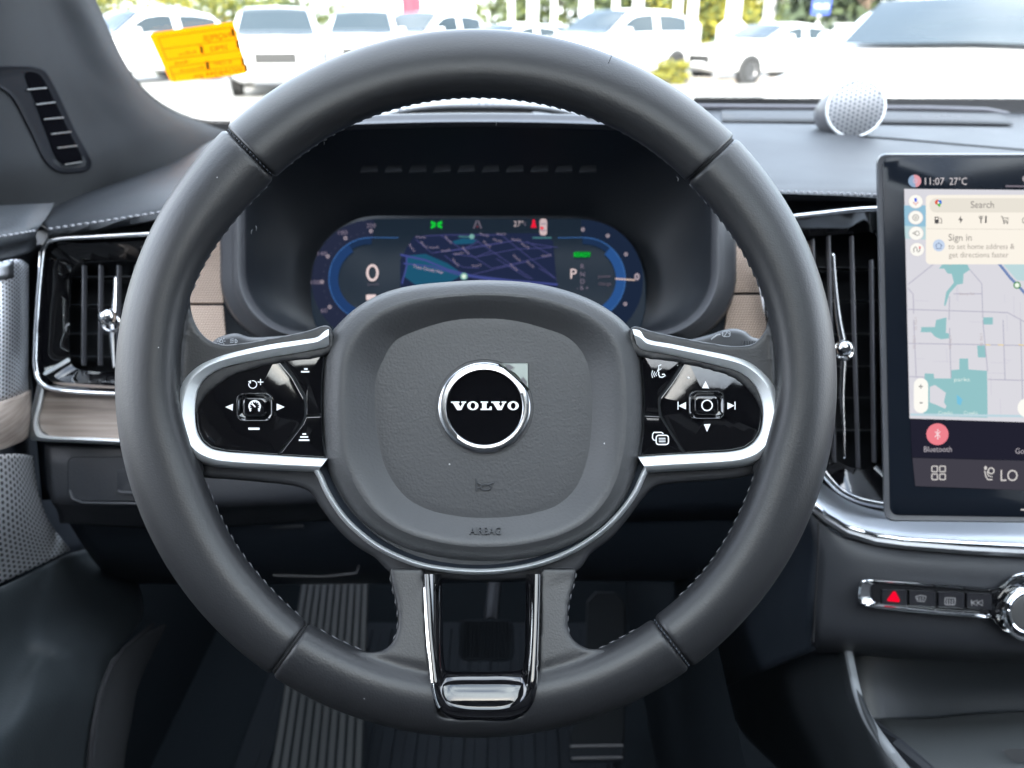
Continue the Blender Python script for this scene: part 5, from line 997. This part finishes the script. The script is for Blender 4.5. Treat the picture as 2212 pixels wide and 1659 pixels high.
def wsp(x, s): return Vector((x, wy - math.cos(R(28)) * s, wz + math.sin(R(28)) * s))
mk('windscreen_glass', [wsp(-.70, -.05), wsp(1.15, -.05), wsp(1.0, .95), wsp(-.52, .95)], [(0, 1, 2, 3)], M_glass, WS, smooth=0)
M_frit = mat('frit_black', (.004, .004, .004), .6)
cur = [p.to_2d() for p in cat_rom([(185, -60), (214, 30), (241, 90), (266, 140), (300, 187), (343, 225), (395, 252), (440, 264), (500, 266)], False, 220)]
outc = [p.to_2d() for p in cat_rom([(150, -60), (180, 40), (205, 100), (230, 150), (270, 210), (320, 255), (390, 285), (440, 292), (500, 290)], False, 220)]
mk('frit_band', *loftV([[PWS(p.x, p.y, .002) for p in cur], [PWS(p.x, p.y, .002) for p in outc]], closed_u=False), M_frit, WS, smooth=0)
mk('frit_band', *loftV([[PWS(x, 217, .002) for x in range(580, 2300, 40)], [PWS(x, 246, .002) for x in range(580, 2300, 40)]], closed_u=False), M_frit, WS, smooth=0)
B = MB()
def dot(x, y, r):
    c0 = PWS(x, y, .002); a1 = Vector((1, 0, 0)); a2 = (PWS(x, y - 1, .002) - c0).normalized()
    B.add(([c0 + a1 * (r * math.cos(k * math.pi / 4)) + a2 * (r * 2.2 * math.sin(k * math.pi / 4)) for k in range(8)], [tuple(range(8))]))
x = 1500
for row, (yy, rr_) in enumerate(((216, .0017), (213.5, .0014), (211.2, .0011), (209.4, .0008))):
    for i in range(190): dot(1500 + i * 4.2 + (row % 2) * 2.1, yy, rr_)
for k in range(40, 219):
    t = (cur[min(k + 1, 219)] - cur[k - 1]).normalized(); nn = Vector((t.y, -t.x))
    for j, rr_ in ((1.5, .0013), (3.6, .0010), (5.4, .0007)): 
        p = cur[k] + nn * j; dot(p.x, p.y, rr_)
B.build('frit_dots', M_frit, WS, smooth=0)
# sticker
def stk(m, n, l, b):
    t_ = n.new('ShaderNodeBsdfTranslucent'); t_.inputs[0].default_value = (.93, .53, .04, 1); ms = n.new('ShaderNodeMixShader'); ms.inputs[0].default_value = .75
    o_ = n['Material Output']; l.new(b.outputs[0], ms.inputs[1]); l.new(t_.outputs[0], ms.inputs[2]); l.new(ms.outputs[0], o_.inputs[0])
M_stk = mat('sticker_orange', (.55, .22, .006), .6, fn=stk)
SK = thing('windscreen_sticker', PWS(430, 170), 'tilted orange paper label with handwritten boxes stuck inside the windscreen', 'sticker')
sq = [(332, 70), (500, 47), (505, 49), (533, 150), (533, 157), (528, 160), (376, 178), (367, 174), (322, 76)]
plate('sticker_sheet', sq, [(0, .003), (0, .0036)], M_stk, SK, PWS, n=120, curve=False, smooth=0)
G = Gfx(PWS, .0045); ol = mat('sticker_line', (.50, .16, .003), .7); ok_ = mat('sticker_ink', (.10, .04, .004), .7); og = mat('sticker_tab', (.16, .13, .02), .7)
Sm = lambda u, v: (332 + 170 * u + (36 + 2 * 0) * v * .0 + 40 * v, 74 - 24 * u + 104 * v + 3 * u * v)
def sl_(u0, v0, u1, v1, wd_=1.6, m=None): G.line([Sm(u0, v0), Sm(u1, v1)], wd_, m or ol)
for v in (.08, .32, .54, .70, .84): sl_(.04, v, .97, v)
for u, v0, v1 in ((.04, .08, .54), (.97, .08, .54), (.04, .70, .97), (.97, .62, .97), (.5, .32, .54), (.5, .66, .84)): sl_(u, v0, u, v1)
for st_, u, v, sz, wd_ in (('NQPEJE', .74, .27, 17, 60), ('2P82', .72, .49, 15, 40), ('Aulfino', .32, .49, 11, 40), ('4m6', .20, .66, 11, 30), ('Bmwend', .30, .81, 9, 50), ('A OPP', .70, .78, 10, 40), ('4SDA8/J44 gm', .60, .965, 14, 108)):
    x, y = Sm(u, v); G.text(st_, x, y, sz, ok_, .0005, rot=-8, width=wd_, flip=True)
for u, v in ((.955, .18), (.965, .42), (.50, .43), (.50, .75), (.95, .76), (.955, .90)):
    x, y = Sm(u, v); G.poly([(x - 3, y - 8), (x + 4, y - 8), (x + 6, y + 8), (x - 1, y + 8)], og, .0003)
G.build('sticker_print', SK)
# ================================================================== CABIN AROUND THE CAMERA (roof with glass panel, doors with windows, seats)
M_roof = mat('headlining', (.10, .10, .105), .9)
CB = thing('car_cabin', (0, -.5, .4), 'dark cabin shell around the seats with side windows and glass roof opening', 'cabin')
def rpan(x0, y0, x1, y1): wbox('roof_lining', x0, y0, 1.70, x1, y1, 1.74, M_roof, CB)
rpan(-.62, .24, 1.10, .42); rpan(-.62, -2.0, -.36, .24); rpan(.92, -2.0, 1.10, .24); rpan(-.36, -2.0, .92, -.62)
wbox('glass_panel', -.38, -1.22, 1.745, .94, .26, 1.750, M_glass, CB)
for (y0, y1, z0, z1) in ((-2.0, .45, .40, 1.08), (-2.0, .42, 1.60, 1.70), (-.75, -.62, 1.08, 1.60), (-2.0, -1.75, 1.08, 1.60)): wbox('side_lining', -.66, y0, z0, -.60, y1, z1, M_roof, CB)
for (y0, y1, z0, z1) in ((-2.0, 1.2, .40, 1.08), (-2.0, .42, 1.60, 1.70), (-.75, -.62, 1.08, 1.60), (-2.0, -1.75, 1.08, 1.60)): wbox('side_lining', 1.10, y0, z0, 1.16, y1, z1, M_roof, CB)
wbox('rear_lining', -.62, -2.05, .4, 1.12, -2.0, 1.12, M_roof, CB); wbox('rear_lining', -.62, -2.05, 1.55, 1.12, -2.0, 1.74, M_roof, CB)
M_seat = mat('seat_leather', (.03, .03, .033), .5)
for x in (-.02, .72):
    s = thing('front_seat', (x, -.35, .5), 'black leather front seat', 'seat', 'front seats')
    s['label'] = 'black leather driver seat' if x < 0 else 'black leather passenger seat'
    wbox('seat_back', x - .24, -.68, .75, x + .24, -.54, 1.32, M_seat, s, mods=[('BEVEL', dict(width=.05, segments=4))]); wbox('seat_cushion', x - .25, -.60, .55, x + .25, -.10, .74, M_seat, s, mods=[('BEVEL', dict(width=.04, segments=4))]); wbox('headrest', x - .13, -.68, 1.38, x + .13, -.58, 1.56, M_seat, s, mods=[('BEVEL', dict(width=.04, segments=4))])

# ================================================================== OUTSIDE
def G0(x, y, z=0):
    u, v = (x - CX) / F, (CY - y) / F; dr = RT * u + UP * v + FW; return CAM + dr * ((z - CAM.z) / dr.z)
M_ground = mat('pale_concrete', (.26, .255, .24), .9, bump=(6, .3, .01))
o = mk('ground', [(-400, -200, 0), (400, -200, 0), (400, 600, 0), (-400, 600, 0)], [(0, 1, 2, 3)], M_ground, None, smooth=0); o['kind'] = 'structure'
M_grass = mat('lawn_green', (.10, .16, .02), .95)
o = mk('lawn', [(-120, 46, .02), (-14, 46, .02), (-14, 70, .02), (-120, 70, .02)], [(0, 1, 2, 3)], M_grass, None, smooth=0); o['kind'] = 'structure'
o = mk('verge', [(2, 42, .02), (60, 42, .02), (90, 120, .02), (0, 120, .02)], [(0, 1, 2, 3)], M_grass, None, smooth=0); o['kind'] = 'structure'
M_cw = mat('white_car_paint', (.80, .80, .80), .3, coat=1); M_cg = mat('grey_car_paint', (.30, .31, .33), .3, coat=1); M_cr = mat('red_car_paint', (.25, .03, .04), .3, coat=1)
M_win = mat('car_window', (.030, .042, .050), .10, spec=.22); M_tyre = mat('tyre_rubber', (.02, .02, .02), .8); M_rim = mat('wheel_rim', (.45, .45, .46), .3, .8); M_lamp = mat('lamp_lens', (.6, .6, .62), .1); M_grl = mat('car_grille', (.03, .03, .03), .4)
SUV = dict(L=4.8, W=1.92, st=[(-2.40, .45, .75, .80, .80), (-2.36, .32, .95, 1.00, .86), (-2.1, .28, 1.02, 1.05, .93), (-1.2, .26, 1.08, 1.12, .95), (-.95, .26, 1.10, 1.18, .95), (-.15, .26, 1.12, 1.66, .96), (.3, .26, 1.12, 1.73, .96), (1.3, .26, 1.13, 1.72, .96), (1.9, .28, 1.14, 1.62, .94), (2.3, .32, 1.10, 1.16, .90), (2.40, .42, .90, .95, .84)], wh=(-1.45, 1.45), r=.37)
CRS = dict(SUV); CRS['st'] = [(a_, b_, c2, (d2 if d2 < 1.2 else 1.18 + (d2 - 1.18) * .68), e2) for a_, b_, c2, d2, e2 in SUV['st']]
SED = dict(L=4.6, W=1.82, st=[(-2.30, .40, .62, .66, .74), (-2.26, .28, .74, .78, .82), (-2.0, .24, .82, .86, .87), (-1.1, .22, .92, .95, .90), (-.85, .22, .94, .99, .90), (-.05, .22, .95, 1.36, .90), (.4, .22, .95, 1.43, .90), (1.1, .22, .97, 1.36, .90), (1.75, .24, .99, 1.08, .88), (2.2, .28, .96, 1.00, .84), (2.30, .40, .78, .82, .78)], wh=(-1.4, 1.35), r=.32)
def make_car(name, label, spec, pos, rz, paint, cat='car', group=None):
    t = bpy.data.objects.new(name, None); COL.objects.link(t); tag(t, label, cat, group)
    t.location = pos; t.rotation_euler = (0, 0, rz); ROOT[t] = Vector((0, 0, 0))
    st = spec['st']
    # dense stations by linear interpolation, then smoothing
    xs = [st[0][0] + (st[-1][0] - st[0][0]) * i / 48 for i in range(49)]
    def at(x):
        for a, b in zip(st, st[1:]):
            if a[0] <= x <= b[0]:
                q = (x - a[0]) / (b[0] - a[0]); return [a[k] + (b[k] - a[k]) * q for k in range(1, 5)]
        return list(st[-1][1:])
    raw = [at(x) for x in xs]; sm = [[(raw[max(i - 1, 0)][k] + raw[i][k] * 2 + raw[min(i + 1, 48)][k]) / 4 for k in range(4)] for i in range(49)]
    def sec(i):
        zb, zl, zr, w_ = sm[i]; hgh = zr - zl; wr = w_ - hgh * .32
        R_ = [(0, zb), (w_ * .8, zb), (w_ * .96, zb + .08), (w_, (zb + zl) / 2), (w_ * .985, zl - .06), (w_ * .95, zl), (wr + (w_ * .95 - wr) * .12, zl + hgh * .82), (wr * .9, zl + hgh * .96), (wr * .5, zr), (0, zr + .01)]
        return [(y, z) for y, z in R_] + [(-y, z) for y, z in R_[-2:0:-1]]
    secs = [sec(i) for i in range(49)]
    V, Fc = loftV([[(x, y, z) for y, z in s] for x, s in zip(xs, secs)], cap0=True, cap1=True)
    mk('body', V, Fc, paint, t, smooth=40)
    def skin(i0, i1, a, b, nm, m, mir=False, push=.008):
        rows = []
        for i in range(i0, i1 + 1):
            s = secs[i]; r_ = []
            for k in ([a + (b - a) * q / 4 for q in range(5)]):
                k0 = int(k); k1 = min(k0 + 1, 9); f = k - k0; y = s[k0][0] + (s[k1][0] - s[k0][0]) * f; z = s[k0][1] + (s[k1][1] - s[k0][1]) * f
                r_.append((xs[i], (y + push) * (-1 if mir else 1), z + push * .6))
            rows.append(r_)
        V, Fc = loftV(rows, closed_u=False); mk(nm, V, Fc, m, t, smooth=60)
    cab = [i for i in range(49) if sm[i][2] - sm[i][1] > .22]; c0, c1 = cab[0], cab[-1]; f1 = next(i for i in range(49) if sm[i][2] > max(s[2] for s in sm) - .09)
    midc = (c0 + c1) // 2
    for mir in (False, True): skin(c0 + 2, midc - 1, 5.15, 5.95, 'side_window', M_win, mir); skin(midc + 1, c1 - 2, 5.15, 5.95, 'side_window', M_win, mir)
    rows = []
    for i in range(c0 - 4, f1 + 1):      # windscreen follows the sloping front of the cabin
        s = secs[i]; pp = [s[7], ((s[7][0] + s[8][0]) / 2, (s[7][1] + s[8][1]) / 2), s[8], (s[8][0] / 2, (s[8][1] + s[9][1]) / 2), s[9]]; pp = pp + [(-y, z) for y, z in pp[-2::-1]]
        rows.append([(xs[i] - .05, y * .97, z + .04) for y, z in pp])
    V, Fc = loftV(rows, closed_u=False); mk('windscreen', V, Fc, M_win, t, smooth=60)
    for wx in spec['wh']:
        for s in (-1, 1):
            r = spec['r']; yy = s * (spec['W'] / 2 - .08); a_ = [2 * math.pi * i / 28 for i in range(28)]
            prof = [(.60, .11), (.92, .12), (1.0, .09), (1.0, -.10), (.8, -.11)]
            V, Fc = loftV([[(wx + r * k * math.cos(a), yy + s * o_, r + r * k * math.sin(a)) for a in a_] for k, o_ in prof], cap1=True); w_ = mk('wheel', V, Fc, M_tyre, t, smooth=40)
            V, Fc = loftV([[(wx + r * k * math.cos(a), yy + s * o_, r + r * k * math.sin(a)) for a in a_] for k, o_ in ((.62, .112), (.56, .09), (.2, .07))], cap1=True); mk('rim', V, Fc, M_rim, w_, smooth=30)
            V, Fc = loftV([[(wx + (r + .06) * math.cos(a), yy + s * .10, r + (r + .06) * math.sin(a)) for a in a_], [(wx + (r + .06) * math.cos(a), yy + s * .055, r + (r + .06) * math.sin(a)) for a in a_]], cap0=True); 
            mk('wheel_arch', V, Fc, M_grl, t, smooth=30)
    zl = sm[1][1]; w0 = sm[1][3]
    for s in (-1, 1):
        V, Fc = boxV((xs[0] + .05, s * w0 * .78, zl - .12), .16, .34, .14, Vector((1, 0, 0)), Vector((0, 1, 0)), Vector((0, 0, 1))); mk('headlight', V, Fc, M_lamp, t, smooth=20, mods=[('BEVEL', dict(width=.03, segments=2))])
        mx_ = xs[c0] + .18; V, Fc = boxV((mx_, s * (spec['W'] / 2 + .07), sm[c0][1] + .12), .10, .20, .14, Vector((1, 0, 0)), Vector((0, 1, 0)), Vector((0, 0, 1))); mk('mirror', V, Fc, paint, t, smooth=40, mods=[('BEVEL', dict(width=.04, segments=3))])
    V, Fc = boxV((xs[0] + .02, 0, zl - .16), .10, w0 * .95, .20, Vector((1, 0, 0)), Vector((0, 1, 0)), Vector((0, 0, 1))); mk('grille', V, Fc, M_grl, t, smooth=20)
    V, Fc = boxV((xs[0] - .005, 0, sm[1][0] + .15), .06, .5, .11, Vector((1, 0, 0)), Vector((0, 1, 0)), Vector((0, 0, 1))); mk('number_plate', V, Fc, M_white, t, smooth=20)
    return t
def gp_(x, y, d=0): p = G0(x, y); return Vector((p.x, p.y, 0))
def car(lab, spec, x, d, rz, paint=M_cw, dy=None, name='parked_car', group='cars parked across the lot'):
    X = (x - CX) / F * d * .92; return make_car(name, lab, spec, (X, d, 0), R(rz), paint, 'car', group)
FACE = 90   # front of the car (-x) turned towards the viewer
car('white off-roader parked nose-on at close range, its windscreen at the upper right', CRS, 2134, 6.06, 55, name='parked_suv')
car('white sedan seen from the side beyond the right part of the dashboard', SED, 1655, 22.5, 28)
car('white sedan with dark roof line parked behind the side-on sedan', SED, 1770, 28, 32)
car('white estate car with two blue side windows right of the wheel top', SUV, 1320, 21.5, 40)
car('white pickup like car facing the camera left of the wheel top', SUV, 606, 19.0, 103)
car('white car facing the camera directly left of the wheel top, orange marker beside it', SUV, 790, 23, 96)
car('white car with pinkish windscreen just above the left part of the wheel rim', SUV, 915, 25, 60)
car('white low car with small windows just above the middle of the wheel rim', SED, 1090, 24, 45)
car('white van at the far left beside the windscreen pillar', SUV, 300, 22, 55)
car('dark red car far behind the row above the steering wheel', SED, 1070, 36, 20, M_cr)
car('grey car far behind the row at the top, left of the poles', SED, 1160, 40, 15, M_cg)
car('grey car in the back row beyond the orange label', SED, 420, 44, 10, M_cg)
# lamp posts / flag poles
M_pole = mat('white_pole_paint', (.75, .75, .74), .5)
def pole(x, d, r, lab, h=7.0, base=False):
    X = (x - CX) / F * d * .92; t = thing('white_pole', (X, d, 0), lab, 'pole', 'white poles at the far edge of the lot')
    cs = [[(X + rr_ * math.cos(a), d + rr_ * math.sin(a), z) for a in [i * math.pi / 6 for i in range(12)]] for z, rr_ in (((0, r * 2), (1.3, r * 2), (1.55, r), (h, r * .9)) if base else ((0, r), (h, r * .85)))]
    V, Fc = loftV(cs, cap0=True, cap1=True); mk('pole_shaft', V, Fc, M_pole, t, smooth=40)
    V, Fc = boxV((X, d - .3, h), .5, .9, .15, Vector((1, 0, 0)), Vector((0, 1, 0)), Vector((0, 0, 1))); mk('pole_head', V, Fc, M_pole, t, smooth=20)
descr = ['white pole just right of the wheel top', 'white pole left of the bright gap in the trees', 'white pole above the estate car with blue windows', 'white pole at the right end of the estate car', 'white pole between two yellow shrubs', 'white pole right of the yellow tree', 'white pole with a thick foot left of the side-on sedan', 'white pole with a thick foot above the side-on sedan', 'white pole beside the blue sign', 'slim white pole above the middle of the wheel rim', 'slim white pole above the row of white cars']
for (x, d, r, b), de in zip(((1150, 42, .28, 0), (1262, 40, .32, 0), (1325, 46, .20, 0), (1372, 40, .26, 0), (1456, 38, .20, 0), (1488, 38, .22, 1), (1575, 34, .30, 1), (1650, 34, .22, 1), (1722, 36, .32, 0), (1105, 44, .16, 0), (1195, 46, .16, 0)), descr): pole(x, d, r, de, base=bool(b))
# blue sign
X, Y = (1757 - CX) / F * 27 * .92, 27
SG = thing('blue_sign', (X, Y, 0), 'small blue banner sign with white lettering on a post near the top right trees', 'sign')
wbox('sign_post', X - .04, Y, 0, X + .04, Y + .08, 3.0, M_pole, SG)
wbox('sign_board', X - .29, Y - .06, 1.66, X + .29, Y - .02, 2.3, mat('sign_blue', (.02, .05, .30), .5), SG)
V, Fc, wd = text2d('VOLVO'); mk('sign_lettering', [(X + vx * .46 / wd, Y - .075, 1.84 + vy * .17) for vx, vy in V], Fc, M_white, SG, smooth=0)
# trees and shrubs: clouds of small leaf faces on trunk and limbs
M_bark = mat('bark', (.10, .07, .05), .9)
leafm = [mat('leaf_yellow_green', (.075, .092, .018), .8), mat('leaf_olive', (.042, .058, .020), .8), mat('leaf_dark_green', (.030, .045, .018), .8), mat('leaf_yellow', (.19, .17, .012), .8)]
def foliage(c, rx, ry, rz, n, s, ms, rnd, clumps=14):
    cl = [(c + Vector((rnd.uniform(-1, 1) * rx * .75, rnd.uniform(-1, 1) * ry * .75, rnd.uniform(-1, 1) * rz * .8)), rnd.uniform(.28, .5)) for _ in range(clumps)]
    V, Fc, mi = [], [], []
    for i in range(n):
        q, k = cl[rnd.randrange(clumps)]; d = Vector((rnd.gauss(0, 1), rnd.gauss(0, 1), rnd.gauss(0, 1))).normalized() * (rnd.random() ** .4 * k)
        p = q + Vector((d.x * rx, d.y * ry, d.z * rz)); a = Vector((rnd.gauss(0, 1), rnd.gauss(0, 1), rnd.gauss(0, 1))).normalized(); b = a.orthogonal().normalized(); ss = s * rnd.uniform(.6, 1.4)
        o = len(V); V += [p - a * ss - b * ss * .4, p + a * ss * .2 - b * ss * .6, p + a * ss + b * ss * .2, p - a * ss * .1 + b * ss * .7]; Fc.append((o, o + 1, o + 2, o + 3)); mi.append(ms[rnd.randrange(len(ms))])
    return V, Fc, mi
def tree(name, lab, x, d, h, rw, ms, seed, n=1800, low=.12, cat='tree', group=None):
    rnd = random.Random(seed); X = (x - CX) / F * d * .92; t = thing(name, (X, d, 0), lab, cat, group)
    B = MB(); B.add(tubeV([Vector((X, d, 0)), Vector((X + .1, d, h * .4)), Vector((X, d, h * .8))], lambda q: max(.03, h * .022 * (1 - q * .8)), 8, nrm=Vector((0, 1, 0))))
    for k in range(5):
        a = rnd.uniform(0, 6.28); z0 = h * rnd.uniform(.2, .6); B.add(tubeV([Vector((X, d, z0)), Vector((X + math.cos(a) * rw * .35, d + math.sin(a) * rw * .35, z0 + h * .1)), Vector((X + math.cos(a) * rw * .7, d + math.sin(a) * rw * .7, z0 + h * .25))], lambda q: h * .009 * (1 - q * .7), 6, nrm=Vector((0, 0, 1))))
    B.build('trunk', M_bark, t)
    V, Fc, mi = foliage(Vector((X, d, h * (.5 + low / 2))), rw, rw * .8, h * (.5 - low / 2), n, .16 * (h / 6) ** .5, ms, rnd, 22); mk('crown', V, Fc, leafm, t, smooth=0, mi=mi)
tr_ = [(1110, 62, 9, 3.2, [0, 1], 'olive leafy tree behind the middle of the wheel rim'), (1215, 58, 9, 3.0, [0, 1, 1], 'yellow green tree between the white poles above the wheel'), (1330, 56, 9, 3.2, [0, 1, 2], 'mottled green tree above the car with blue windows'), (1420, 50, 8, 2.8, [1, 2, 0], 'dense olive tree right of the car with blue windows'), (1470, 46, 5, 1.6, [3, 0], 'bright yellow slender tree between poles'), (1530, 46, 5.5, 2.0, [3, 3, 0], 'broad bright yellow tree between poles'), (1600, 52, 8, 2.4, [1, 0], 'green tree left of the side-on sedan roof'), (1680, 50, 8, 2.6, [1, 0, 2], 'green tree left of the blue sign'),
       (1850, 30, 7, 2.6, [1, 2, 2], 'large dark green tree beside the close white off-roader'), (1800, 33, 4.5, 1.3, [1, 2], 'low dark green tree under the blue sign'), (260, 60, 4, 4.5, [0, 3], 'yellow green bush at the far left behind the pillar'), (420, 66, 4, 6, [0, 3, 1], 'wide yellow green hedge tree beyond the orange label'), (620, 70, 5, 5, [0, 1], 'pale green tree in the far left row'), (2300, 40, 9, 4, [1, 2], 'tall green tree behind the roof of the close white off-roader')]
for i, (x, d, h, rw, ms, lab) in enumerate(tr_): tree('leafy_tree', lab, x, d, h, rw * 1.35, ms, 100 + i, n=3600, low=.04)
def shrub(x, d, r, ms, lab, seed):
    rnd = random.Random(seed); X = (x - CX) / F * d * .92; t = thing('low_shrub', (X, d, 0), lab, 'shrub'); V, Fc, mi = foliage(Vector((X, d, r * .55)), r, r * .8, r * .55, 2200, .035, ms, rnd, 16); mk('foliage', V, Fc, leafm, t, smooth=0, mi=mi)
    B = MB(); B.add(tubeV([Vector((X, d, 0)), Vector((X, d, r * .5))], .03, 6, nrm=Vector((0, 1, 0)))); B.build('stem', M_bark, t)
shrub(1455, 21, .5, [3, 3, 0], 'bright yellow shrub on the kerb right of the steering wheel', 5); shrub(350, 24, .4, [3, 0], 'small yellow shrub just left of the orange label', 6)
KB = wbox('kerb', -3.0, 21.2, 0, 9.5, 21.5, .14, mat('kerb_stone', (.22, .2, .18), .9)); KB['kind'] = 'structure'
# plant pot, banner, far building
X = (1775 - CX) / F * 27 * .92; FP = thing('plant_pot', (X, 27, 0), 'terracotta plant pot below the blue sign', 'plant pot')
V, Fc = loftV([[(X + r * math.cos(i * math.pi / 8), 27 + r * math.sin(i * math.pi / 8), z) for i in range(16)] for z, r in ((.0, .2), (.75, .22), (1.0, .36), (1.08, .40), (1.08, .33), (1.0, .30))], cap0=True, cap1=True); mk('pot_body', V, Fc, mat('terracotta', (.3, .15, .09), .8), FP, smooth=40)
V, Fc, mi = foliage(Vector((X, 27, 1.3)), .4, .4, .35, 200, .05, [1, 2], random.Random(9), 6); mk('pot_foliage', V, Fc, leafm, FP, smooth=0, mi=mi)
X = (872 - CX) / F * 48 * .92; FG = thing('red_banner', (X, 48, 0), 'red promotional flag above the row of cars left of the wheel top', 'flag')
wbox('flag_pole', X - .04, 48, 0, X + .02, 48.05, 4, M_pole, FG); V = []; 
for i in range(9):
    for j in range(7): V.append((X + .02 + i * .14, 48 + .12 * math.sin(i * .9 + j * .4), 1.0 + j * .35 + .05 * math.sin(i)))
mk('flag_cloth', V, [(i * 7 + j, i * 7 + j + 1, (i + 1) * 7 + j + 1, (i + 1) * 7 + j) for i in range(8) for j in range(6)], mat('flag_red', (.5, .03, .05), .8), FG, smooth=180, mods=[('SOLIDIFY', dict(thickness=.01))])
# own bonnet and washer nozzle
OB = thing('car_bonnet', (.3, 1.9, .95), 'white bonnet of the car itself below the windscreen', 'bonnet')
V = [(-.6 + 1.75 * i / 12, 1.32 + .95 * j / 10, 1.07 - .17 * (j / 10) ** 1.6 - .10 * ((i - 6) / 6) ** 4) for j in range(11) for i in range(13)]
mk('bonnet_skin', V, [(j * 13 + i, j * 13 + i + 1, (j + 1) * 13 + i + 1, (j + 1) * 13 + i) for j in range(10) for i in range(12)], M_cw, OB, smooth=180, mods=[('SOLIDIFY', dict(thickness=.01, offset=-1))])
# unseen building added behind the car: its wall keeps the sun off the dashboard
SH = thing('shade_building', (0, -3.3, 0), 'unseen pale building added behind the parked car to shade it', 'building')
wbox('wall', -14, -8, 0, 12, -3.3, 3.85, mat('pale_wall', (.45, .44, .42), .8), SH)
for i in range(6): wbox('window', -12 + i * 4, -3.3, .4, -9 + i * 4, -3.25, 3.0, M_win, SH)
wbox('roof', -14.2, -8.2, 3.85, 12.2, -3.2, 3.95, mat('roof_edge_grey', (.1, .1, .11), .6), SH)
